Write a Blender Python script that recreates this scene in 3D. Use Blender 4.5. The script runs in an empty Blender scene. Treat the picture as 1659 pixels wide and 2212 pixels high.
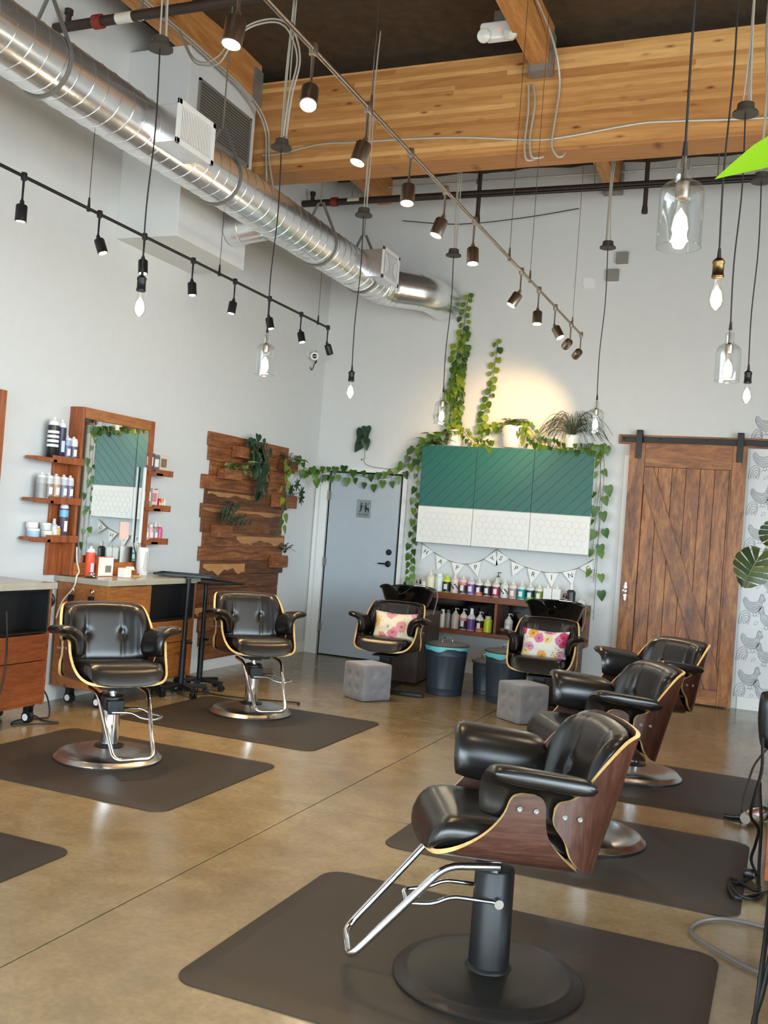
import bpy, math, random
from mathutils import Vector, Matrix, Euler

random.seed(7)
D = bpy.data
SC = bpy.context.scene
COL = SC.collection
PI = math.pi
R = math.radians

# ------------------------------------------------------------------ camera
cam_data = D.cameras.new('camera')
cam = D.objects.new('camera', cam_data)
COL.objects.link(cam)
SC.camera = cam
cam_data.sensor_fit = 'VERTICAL'
cam_data.sensor_height = 36.0
cam_data.lens = 2126.16 / 2212 * 36.0
cam_data.clip_start = 0.02
yaw, pit, rol = R(22.539), R(0.8877), R(4.2732)
fw = Vector((-math.sin(yaw) * math.cos(pit), math.cos(yaw) * math.cos(pit), math.sin(pit)))
rt = Vector((math.cos(yaw), math.sin(yaw), 0))
up = rt.cross(fw)
rt2 = rt * math.cos(rol) + up * math.sin(rol)
up2 = -rt * math.sin(rol) + up * math.cos(rol)
mx = Matrix((rt2, up2, -fw)).transposed().to_4x4()
mx.translation = Vector((0, 0, 1.53))
cam.matrix_world = mx

# ------------------------------------------------------------------ world, exposure
SC.view_settings.view_transform = 'Standard'
SC.view_settings.look = 'None'
SC.view_settings.exposure = 0.52
SC.view_settings.gamma = 1.0
SC.view_settings.use_curve_mapping = False
SC.cycles.use_denoising = True
SC.cycles.sample_clamp_indirect = 6.0
SC.cycles.caustics_reflective = False
SC.cycles.caustics_refractive = False
SC.cycles.max_bounces = 10
SC.cycles.diffuse_bounces = 6
SC.cycles.transparent_max_bounces = 16

DAY = 12.5          # daylight outside the shop front
SPOT = 70.0        # watts of one track spot
BULB = 8.0         # watts of one pendant bulb
WARM = (1.0, 0.66, 0.33)
WARMB = (1.0, 0.80, 0.56)

w = D.worlds.new('daylight')
SC.world = w
w.use_nodes = True
bg = w.node_tree.nodes['Background']
_tc = w.node_tree.nodes.new('ShaderNodeTexCoord')
_sx = w.node_tree.nodes.new('ShaderNodeSeparateXYZ')
_cr = w.node_tree.nodes.new('ShaderNodeValToRGB')
w.node_tree.links.new(_tc.outputs['Generated'], _sx.inputs[0])
_mr = w.node_tree.nodes.new('ShaderNodeMapRange')
_mr.inputs['From Min'].default_value = -1.0
w.node_tree.links.new(_sx.outputs['Z'], _mr.inputs['Value'])
w.node_tree.links.new(_mr.outputs[0], _cr.inputs[0])
_cr.color_ramp.elements[0].position = 0.47
_cr.color_ramp.elements[0].color = (0.46, 0.48, 0.49, 1)      # street and pavement
_cr.color_ramp.elements[1].position = 0.53
_cr.color_ramp.elements[1].color = (0.76, 0.90, 1.0, 1)       # bright overcast sky
w.node_tree.links.new(_cr.outputs[0], bg.inputs[0])
bg.inputs[1].default_value = DAY

# ------------------------------------------------------------------ room numbers (metres, camera stands above the origin)
XL, XR = -5.22, 4.2         # left wall, right wall (out of frame)
YB, YF = 10.42, -2.6        # back wall, shop front
ZC = 5.58                   # underside of roof deck


def lin(c):
    c = c / 255.0
    return c / 12.92 if c <= 0.04045 else ((c + 0.055) / 1.055) ** 2.4


def S(r, g, b):
    return (lin(r), lin(g), lin(b), 1.0)


# ------------------------------------------------------------------ materials
class NT:
    """small wrapper for building node trees"""
    def __init__(self, name):
        self.mat = D.materials.new(name)
        self.mat.use_nodes = True
        self.t = self.mat.node_tree
        self.b = self.t.nodes['Principled BSDF']
        self.out = self.t.nodes['Material Output']

    def n(self, kind, **kw):
        nd = self.t.nodes.new(kind)
        for k, v in kw.items():
            if hasattr(nd, k) and not k.startswith('i_'):
                setattr(nd, k, v)
        return nd

    def l(self, a, b):
        self.t.links.new(a, b)

    def coords(self, scale=(1, 1, 1), rot=(0, 0, 0), src='Object'):
        tc = self.n('ShaderNodeTexCoord')
        mp = self.n('ShaderNodeMapping')
        mp.inputs['Scale'].default_value = scale
        mp.inputs['Rotation'].default_value = rot
        self.l(tc.outputs[src], mp.inputs['Vector'])
        return mp.outputs['Vector']

    def noise(self, vec, scale, detail=4, rough=0.55, dist=0.0):
        nd = self.n('ShaderNodeTexNoise')
        nd.inputs['Scale'].default_value = scale
        nd.inputs['Detail'].default_value = detail
        nd.inputs['Roughness'].default_value = rough
        nd.inputs['Distortion'].default_value = dist
        self.l(vec, nd.inputs['Vector'])
        return nd.outputs['Fac']

    def ramp(self, fac, stops, interp='LINEAR'):
        nd = self.n('ShaderNodeValToRGB')
        cr = nd.color_ramp
        cr.interpolation = interp
        while len(cr.elements) < len(stops):
            cr.elements.new(0.5)
        for e, (p, c) in zip(cr.elements, stops):
            e.position = p
            e.color = c
        self.l(fac, nd.inputs['Fac'])
        return nd.outputs['Color']

    def mix(self, fac, a, b, mode='MIX'):
        nd = self.n('ShaderNodeMix')
        nd.data_type = 'RGBA'
        nd.blend_type = mode
        for sock, v in ((nd.inputs[0], fac), (nd.inputs[6], a), (nd.inputs[7], b)):
            if isinstance(v, (tuple, float, int)):
                sock.default_value = v
            else:
                self.l(v, sock)
        return nd.outputs[2]

    def math(self, op, a, b=0.0, c=0.0):
        nd = self.n('ShaderNodeMath')
        nd.operation = op
        for i, v in enumerate((a, b, c)):
            if isinstance(v, (float, int)):
                nd.inputs[i].default_value = v
            else:
                self.l(v, nd.inputs[i])
        return nd.outputs[0]

    def bump(self, h, strength=0.2, dist=0.01):
        nd = self.n('ShaderNodeBump')
        nd.inputs['Strength'].default_value = strength
        nd.inputs['Distance'].default_value = dist
        self.l(h, nd.inputs['Height'])
        self.l(nd.outputs['Normal'], self.b.inputs['Normal'])

    def set(self, color=None, rough=None, metal=None, spec=None):
        for k, v in (('Base Color', color), ('Roughness', rough), ('Metallic', metal), ('Specular IOR Level', spec)):
            if v is None:
                continue
            if isinstance(v, (tuple, float, int)):
                self.b.inputs[k].default_value = v
            else:
                self.l(v, self.b.inputs[k])
        return self.mat


def plain(name, col, rough=0.5, metal=0.0, spec=0.5, var=0.06, bump=0.0, bscale=60):
    m = NT(name)
    v = m.coords()
    f = m.noise(v, 9, 3)
    dark = tuple(c * (1 - var) for c in col[:3]) + (1,)
    lite = tuple(min(1, c * (1 + var)) for c in col[:3]) + (1,)
    m.set(m.ramp(f, [(0.3, dark), (0.7, lite)]), rough, metal, spec)
    if bump:
        m.bump(m.noise(v, bscale, 3), bump, 0.004)
    return m.mat


def emit(name, col, strength):
    m = NT(name)
    m.b.inputs['Base Color'].default_value = (0, 0, 0, 1)
    m.b.inputs['Emission Color'].default_value = col
    m.b.inputs['Emission Strength'].default_value = strength
    return m.mat


def wood(name, dark, mid, light, axis='x', scale=1.0, rough=0.45, vary=0.0, knots=True, stretch=9.0, contrast=1.0):
    m = NT(name)
    sc = {'x': (1, stretch, stretch), 'y': (stretch, 1, stretch), 'z': (stretch, stretch, 1)}[axis]
    sc = tuple(s * scale for s in sc)
    tc = m.n('ShaderNodeTexCoord')
    oi = m.n('ShaderNodeObjectInfo')
    off = m.n('ShaderNodeVectorMath'); off.operation = 'SCALE'
    off.inputs[0].default_value = (13.1, 7.7, 5.3)
    m.l(oi.outputs['Random'], off.inputs['Scale'])
    add = m.n('ShaderNodeVectorMath'); add.operation = 'ADD'
    m.l(tc.outputs['Object'], add.inputs[0]); m.l(off.outputs[0], add.inputs[1])
    mp = m.n('ShaderNodeMapping'); mp.inputs['Scale'].default_value = sc
    m.l(add.outputs[0], mp.inputs['Vector'])
    v = mp.outputs['Vector']
    g = m.noise(v, 2.2, 7, 0.62, 1.2)
    fine = m.noise(v, 11, 4, 0.6, 0.3)
    f = m.math('MULTIPLY_ADD', fine, 0.35, m.math('MULTIPLY', g, 0.75))
    c = m.ramp(f, [(0.5 - 0.2 / contrast, dark), (0.53, mid), (0.55 + 0.2 / contrast, light)])
    if vary:
        vr = m.ramp(oi.outputs['Random'], [(0.0, (1 - vary, 1 - vary, 1 - vary, 1)), (1.0, (1 + vary * .5, 1 + vary * .45, 1 + vary * .4, 1))])
        c = m.mix(1.0, c, vr, 'MULTIPLY')
    if knots:
        mp2 = m.n('ShaderNodeMapping')
        mp2.inputs['Scale'].default_value = tuple(math.sqrt(s / scale) * scale for s in sc)
        m.l(add.outputs[0], mp2.inputs['Vector'])
        vo = m.n('ShaderNodeTexVoronoi'); vo.inputs['Scale'].default_value = 1.35
        m.l(mp2.outputs['Vector'], vo.inputs['Vector'])
        k = m.ramp(vo.outputs['Distance'], [(0.04, (0.22, 0.16, 0.12, 1)), (0.10, (0.75, 0.7, 0.66, 1)), (0.2, (1, 1, 1, 1))])
        c = m.mix(1.0, c, k, 'MULTIPLY')
    m.set(c, rough)
    m.bump(f, 0.12, 0.003)
    return m.mat


M = {}
M['wall'] = plain('wall_paint', S(214, 217, 217), 0.75, var=0.015, bump=0.05, bscale=180)
M['white'] = plain('white_satin_paint', S(232, 233, 230), 0.4, var=0.015)
M['doorpaint'] = plain('door_paint', S(176, 186, 194), 0.35, var=0.02)
M['roof'] = plain('black_roof_insulation', S(70, 54, 36), 0.9, var=0.25, bump=0.5, bscale=6)
M['blackmetal'] = plain('black_metal', S(26, 26, 27), 0.42, 0.3)
M['steelpipe'] = plain('dark_steel_pipe', S(62, 50, 42), 0.55, 0.3, var=0.15)
M['blackplastic'] = plain('black_plastic', S(22, 22, 23), 0.35)
M['glossblack'] = plain('gloss_black_resin', S(10, 10, 11), 0.08, spec=0.7)
M['rubber'] = plain('rubber_mat', S(40, 34, 27), 0.5, var=0.10, bump=0.15, bscale=220)
M['chrome'] = plain('chrome', S(235, 236, 238), 0.07, 1.0, var=0.0)
M['conduit'] = plain('galvanised_conduit', S(186, 182, 170), 0.4, 0.25)
M['zinc'] = plain('zinc_plate', S(140, 138, 132), 0.45, 0.4)
M['cable'] = plain('black_cable', S(24, 22, 20), 0.6)
M['greycable'] = plain('grey_cable', S(98, 92, 88), 0.5)
M['whitecable'] = plain('white_cable', S(228, 220, 205), 0.5)
M['red'] = plain('red_fitting', S(140, 48, 36), 0.5)
M['birch'] = wood('birch_ply_edge', S(196, 150, 84), S(222, 180, 112), S(236, 200, 140), 'x', 2.0, 0.4, knots=False)
M['shell'] = wood('walnut_ply', S(46, 27, 20), S(72, 44, 34), S(98, 65, 52), 'y', 2.4, 0.3, knots=False, stretch=12)
M['shellback'] = wood('walnut_ply_upright', S(46, 27, 20), S(72, 44, 34), S(98, 65, 52), 'z', 2.4, 0.3, knots=False, stretch=12)
M['station'] = wood('station_fir', S(118, 66, 30), S(164, 100, 48), S(196, 130, 68), 'y', 2.0, 0.4, vary=0.2)
M['stationred'] = wood('station_cedar', S(104, 50, 26), S(140, 74, 38), S(166, 96, 52), 'y', 1.6, 0.4, vary=0.15)
M['frame'] = wood('mirror_frame_cedar', S(104, 50, 24), S(146, 78, 40), S(178, 104, 56), 'z', 1.5, 0.45)
M['shelfwood'] = wood('shelf_cedar', S(84, 42, 22), S(124, 68, 36), S(150, 90, 50), 'x', 1.5, 0.45)
M['plank'] = wood('reclaimed_cedar', S(78, 42, 22), S(126, 74, 40), S(168, 110, 62), 'y', 1.1, 0.55, vary=0.5, contrast=1.3)
M['planklight'] = wood('pale_sapwood', S(150, 98, 52), S(186, 134, 80), S(206, 160, 104), 'y', 1.3, 0.55, vary=0.25)
M['barn'] = wood('barn_alder', S(74, 40, 17), S(134, 80, 37), S(174, 114, 57), 'z', 1.1, 0.42, stretch=4.5, vary=0.12, contrast=1.5)
M['barnx'] = wood('barn_alder_rail', S(80, 42, 18), S(138, 82, 38), S(174, 114, 57), 'x', 1.1, 0.42, stretch=4.5, vary=0.1, contrast=1.4)
M['purlin'] = wood('fir_purlin', S(146, 92, 46), S(190, 130, 72), S(214, 160, 98), 'y', 0.7, 0.6)
M['cabdark'] = wood('dark_laminate', S(38, 26, 20), S(56, 38, 28), S(72, 50, 38), 'z', 2.0, 0.4, knots=False)
M['soil'] = plain('soil', S(46, 34, 26), 0.9, bump=0.5)


def leather():
    m = NT('black_leather')
    v = m.coords()
    f = m.noise(v, 5, 4)
    m.set(m.ramp(f, [(0.3, S(20, 18, 17)), (0.75, S(27, 24, 22))]), None, 0.0, 0.6)
    m.b.inputs['Roughness'].default_value = 0.27
    h = m.math('MULTIPLY_ADD', m.noise(v, 260, 3), 0.08, m.noise(v, 7, 2, 0.5, 0.4))
    m.bump(h, 0.06, 0.006)
    return m.mat


M['leather'] = leather()


def brushed(name, col, rough, scale):
    m = NT(name)
    v = m.coords(scale)
    f = m.noise(v, 20, 3)
    m.set(m.ramp(f, [(0.3, tuple(c * .8 for c in col[:3]) + (1,)), (0.7, col)]), rough, 1.0)
    m.b.inputs['Anisotropic'].default_value = 0.6
    return m.mat


M['steel'] = brushed('brushed_steel', S(190, 186, 182), 0.26, (1, 1, 1))
M['nickel'] = brushed('brushed_bronze', S(168, 154, 140), 0.34, (4, 4, 0.3))
M['brass'] = brushed('antique_brass', S(110, 90, 58), 0.35, (3, 3, 1))


def duct_mat():
    m = NT('galvanised_duct')
    v = m.coords((1, 1, 1))
    n1 = m.noise(v, 7, 4)
    r = m.ramp(m.noise(v, 2.5, 2), [(0.3, (0.20,) * 3 + (1,)), (0.75, (0.27,) * 3 + (1,))])
    m.set(m.ramp(n1, [(0.3, S(226, 228, 230)), (0.7, S(242, 243, 244))]), r, 0.9)
    return m.mat


M['duct'] = duct_mat()
M['duct'].node_tree.nodes['Principled BSDF'].inputs['Metallic'].default_value = 0.9


def concrete():
    m = NT('polished_concrete')
    v = m.coords()
    a = m.noise(v, 0.55, 5, 0.6, 0.6)
    b = m.noise(v, 4.5, 6, 0.65, 0.4)
    c = m.noise(v, 38, 4, 0.6)
    c1 = m.ramp(a, [(0.3, S(120, 105, 76)), (0.5, S(140, 125, 95)), (0.72, S(154, 143, 115))])
    c2 = m.ramp(b, [(0.3, (0.80, 0.79, 0.77, 1)), (0.62, (1.06, 1.05, 1.03, 1))])
    c3 = m.ramp(c, [(0.3, (0.86, 0.86, 0.86, 1)), (0.6, (1.04, 1.04, 1.04, 1))])
    col = m.mix(1.0, m.mix(1.0, c1, c2, 'MULTIPLY'), c3, 'MULTIPLY')
    r = m.ramp(b, [(0.3, (0.14,) * 3 + (1,)), (0.7, (0.26,) * 3 + (1,))])
    m.set(col, r, 0.0, 0.6)
    m.bump(b, 0.04, 0.004)
    return m.mat


M['floor'] = concrete()


def glulam():
    m = NT('glulam_fir')
    tc = m.n('ShaderNodeTexCoord')
    sx = m.n('ShaderNodeSeparateXYZ')
    m.l(tc.outputs['Object'], sx.inputs[0])
    zi = m.math('FLOOR', m.math('DIVIDE', sx.outputs['Z'], 0.0385))
    wn = m.n('ShaderNodeTexWhiteNoise'); wn.noise_dimensions = '1D'
    m.l(zi, wn.inputs['W'])
    xi = m.math('FLOOR', m.math('DIVIDE', m.math('ADD', sx.outputs['X'], m.math('MULTIPLY', wn.outputs['Value'], 9.0)), 1.9))
    wn2 = m.n('ShaderNodeTexWhiteNoise'); wn2.noise_dimensions = '2D'
    cb = m.n('ShaderNodeCombineXYZ')
    m.l(xi, cb.inputs[0]); m.l(zi, cb.inputs[1])
    m.l(cb.outputs[0], wn2.inputs['Vector'])
    base = m.ramp(wn2.outputs['Value'], [(0.0, S(176, 120, 66)), (0.5, S(200, 146, 86)), (1.0, S(226, 178, 114))])
    v = m.coords((1.0, 10, 10))
    g = m.noise(v, 2.5, 6, 0.6, 1.0)
    grain = m.ramp(g, [(0.3, (0.80, 0.76, 0.72, 1)), (0.65, (1.08, 1.07, 1.05, 1))])
    c = m.mix(1.0, base, grain, 'MULTIPLY')
    v2 = m.coords((2.2, 1.0, 7.0))
    vo = m.n('ShaderNodeTexVoronoi'); vo.inputs['Scale'].default_value = 1.5
    m.l(v2, vo.inputs['Vector'])
    k = m.ramp(vo.outputs['Distance'], [(0.05, (0.30, 0.2, 0.14, 1)), (0.12, (0.8, 0.74, 0.7, 1)), (0.19, (1, 1, 1, 1))])
    m.set(m.mix(1.0, c, k, 'MULTIPLY'), 0.55)
    m.bump(g, 0.08, 0.003)
    return m.mat


M['glulam'] = glulam()


def leafmat(name, a, b, c, trans=0.25):
    m = NT(name)
    ge = m.n('ShaderNodeNewGeometry')
    col = m.ramp(ge.outputs['Random Per Island'], [(0.0, a), (0.5, b), (1.0, c)])
    m.set(col, 0.38)
    m.b.inputs['Subsurface Weight'].default_value = 0.0
    tr = m.n('ShaderNodeBsdfTranslucent')
    m.l(col, tr.inputs['Color'])
    ms = m.n('ShaderNodeMixShader')
    ms.inputs[0].default_value = trans
    m.l(m.b.outputs[0], ms.inputs[1]); m.l(tr.outputs[0], ms.inputs[2])
    m.l(ms.outputs[0], m.out.inputs['Surface'])
    return m.mat


M['pothos'] = leafmat('pothos_leaf', S(36, 74, 22), S(62, 104, 28), S(100, 136, 40))
M['pothoslime'] = leafmat('lime_pothos_leaf', S(58, 92, 22), S(100, 134, 30), S(150, 164, 44))
M['darkleaf'] = leafmat('dark_leaf', S(22, 50, 34), S(34, 66, 46), S(50, 84, 52))
M['varieg'] = leafmat('variegated_leaf', S(88, 126, 60), S(150, 176, 100), S(196, 206, 140))
M['monstera'] = leafmat('monstera_leaf', S(28, 46, 16), S(44, 62, 22), S(72, 80, 36), 0.1)
M['brightleaf'] = leafmat('bright_leaf', S(130, 190, 30), S(150, 205, 40), S(160, 210, 50), 0.5)
M['grass'] = leafmat('grass_blade', S(34, 50, 38), S(52, 70, 48), S(74, 92, 60))
M['stem'] = plain('vine_stem', S(92, 82, 48), 0.6)


def glass(name, tint=(0.97, 0.98, 0.98, 1)):
    m = NT(name)
    m.t.nodes.remove(m.b)
    fr = m.n('ShaderNodeLayerWeight'); fr.inputs['Blend'].default_value = 0.35
    f = m.ramp(fr.outputs['Facing'], [(0.0, (0.04,) * 3 + (1,)), (0.75, (0.18,) * 3 + (1,)), (1.0, (0.75,) * 3 + (1,))])
    tp = m.n('ShaderNodeBsdfTransparent'); tp.inputs[0].default_value = tint
    gl = m.n('ShaderNodeBsdfGlossy'); gl.inputs['Roughness'].default_value = 0.03
    ms = m.n('ShaderNodeMixShader')
    m.l(f, ms.inputs[0]); m.l(tp.outputs[0], ms.inputs[1]); m.l(gl.outputs[0], ms.inputs[2])
    m.l(ms.outputs[0], m.out.inputs['Surface'])
    return m.mat


M['glass'] = glass('clear_glass')
M['bulbglass'] = glass('bulb_glass', (1.0, 0.98, 0.94, 1))
M['filament'] = emit('glowing_filament', (1.0, 0.95, 0.85, 1), 24.0)
M['spotface'] = emit('spot_lens_glow', (1.0, 0.85, 0.60, 1), 18.0)
M['redled'] = emit('red_led', (1.0, 0.05, 0.03, 1), 3.0)


def mirror():
    m = NT('mirror_silver')
    m.set((0.86, 0.9, 0.9, 1), 0.015, 1.0)
    return m.mat


M['mirror'] = mirror()


def green():
    m = NT('green_grooved_door')
    tc = m.n('ShaderNodeTexCoord')
    sx = m.n('ShaderNodeSeparateXYZ'); m.l(tc.outputs['Object'], sx.inputs[0])
    d = m.math('SUBTRACT', sx.outputs['X'], sx.outputs['Z'])
    fr = m.math('FRACT', m.math('DIVIDE', m.math('ADD', d, 40.0), 0.122))
    tri = m.math('ABSOLUTE', m.math('SUBTRACT', fr, 0.5))
    line = m.ramp(tri, [(0.0, (0.45,) * 3 + (1,)), (0.022, (0.55,) * 3 + (1,)), (0.04, (1,) * 3 + (1,))])  # groove shade painted into the colour as darker diagonal lines
    m.set(m.mix(1.0, S(16, 96, 86), line, 'MULTIPLY'), 0.4)
    m.bump(line, 0.5, 0.004)
    return m.mat


M['green'] = green()


def floral(name, base, cols, scale, seed):
    m = NT(name)
    tc = m.n('ShaderNodeTexCoord')
    mp = m.n('ShaderNodeMapping'); mp.inputs['Location'].default_value = (seed, seed * .7, seed * .3)
    m.l(tc.outputs['Object'], mp.inputs[0])
    v = mp.outputs[0]
    wv = m.n('ShaderNodeTexNoise'); wv.inputs['Scale'].default_value = 30
    m.l(v, wv.inputs['Vector'])
    vm = m.n('ShaderNodeVectorMath'); vm.operation = 'SCALE'; vm.inputs['Scale'].default_value = 0.03
    m.l(wv.outputs['Color'], vm.inputs[0])
    va = m.n('ShaderNodeVectorMath'); m.l(v, va.inputs[0]); m.l(vm.outputs[0], va.inputs[1])
    sxz = m.n('ShaderNodeSeparateXYZ'); m.l(va.outputs[0], sxz.inputs[0])
    cxz = m.n('ShaderNodeCombineXYZ'); m.l(sxz.outputs['X'], cxz.inputs[0]); m.l(sxz.outputs['Z'], cxz.inputs[1])
    vo = m.n('ShaderNodeTexVoronoi'); vo.voronoi_dimensions = '2D'; vo.inputs['Scale'].default_value = scale
    m.l(cxz.outputs[0], vo.inputs['Vector'])
    sep = m.n('ShaderNodeSeparateColor'); m.l(vo.outputs['Color'], sep.inputs[0])
    n = len(cols)
    fc = m.ramp(sep.outputs[0], [(i / n, c) for i, c in enumerate(cols)], 'CONSTANT')
    ring = m.ramp(vo.outputs['Distance'], [(0.10, (0.55, 0.45, 0.45, 1)), (0.16, (1.0, 1.0, 1.0, 1)), (0.3, (0.9, 0.85, 0.9, 1)), (0.42, (1, 1, 1, 1))])
    fl = m.mix(1.0, fc, ring, 'MULTIPLY')
    mask = m.ramp(vo.outputs['Distance'], [(0.44, (1,) * 3 + (1,)), (0.50, (0,) * 3 + (1,))])
    c = m.mix(mask, base, fl)
    n2 = m.noise(v, 34, 2, 0.5, 1.5)
    ink = m.ramp(n2, [(0.66, (0,) * 3 + (1,)), (0.70, (1,) * 3 + (1,))])
    c = m.mix(ink, c, S(70, 76, 90))
    m.set(c, 0.85)
    m.bump(m.noise(v, 300, 2), 0.1, 0.002)
    return m.mat


M['floral'] = floral('bright_floral_cotton', S(226, 222, 208), [S(226, 156, 180), S(200, 62, 100), S(236, 170, 84), S(150, 196, 200), S(238, 214, 150), S(214, 120, 160)], 11.0, 2.3)
M['floralpale'] = floral('pale_floral_cotton', S(238, 224, 190), [S(232, 140, 150), S(244, 216, 140), S(238, 190, 110), S(236, 226, 200), S(230, 160, 160), S(246, 226, 160)], 9.0, 5.1)
M['velvet'] = plain('grey_velvet', S(128, 126, 128), 0.9, var=0.14, bump=0.2, bscale=25)
M['velvet'].node_tree.nodes['Principled BSDF'].inputs['Sheen Weight'].default_value = 0.4
M['bin'] = plain('blue_grey_enamel', S(50, 60, 68), 0.5, 0.2)
M['binlid'] = plain('grey_bin_lid', S(88, 82, 74), 0.4, 0.4)
M['liner'] = plain('teal_bin_liner', S(110, 196, 200), 0.4)
M['counter'] = plain('concrete_counter', S(170, 164, 148), 0.22, var=0.08)
M['ceramic'] = plain('white_ceramic', S(236, 234, 228), 0.3, var=0.02)
M['paper'] = plain('white_card', S(238, 236, 230), 0.7, var=0.02)
M['ink'] = plain('grey_ink', S(92, 95, 102), 0.8)
M['inkdark'] = plain('dark_ink', S(44, 46, 50), 0.8)
M['henfill'] = plain('hen_wash', S(194, 198, 202), 0.8, var=0.12)
M['wallpaper'] = plain('wallpaper', S(222, 225, 227), 0.8, var=0.015)
M['signplate'] = plain('grey_sign_plate', S(134, 146, 148), 0.5)
M['jbox'] = plain('steel_box', S(140, 138, 130), 0.5, 0.3)
M['flag'] = plain('linen_flag', S(240, 240, 235), 0.9, var=0.04, bump=0.2, bscale=300)
M['twine'] = plain('twine', S(120, 106, 84), 0.9)
M['hexline'] = plain('embossed_line', S(206, 206, 200), 0.5)
M['hexdoor'] = plain('white_panel', S(234, 233, 227), 0.4, var=0.02)

_pm = {}


def paint(rgb, rough=0.35):
    k = (rgb, rough)
    if k not in _pm:
        _pm[k] = plain('tint_%d_%d_%d' % rgb, S(*rgb), rough, var=0.03)
    return _pm[k]


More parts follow.
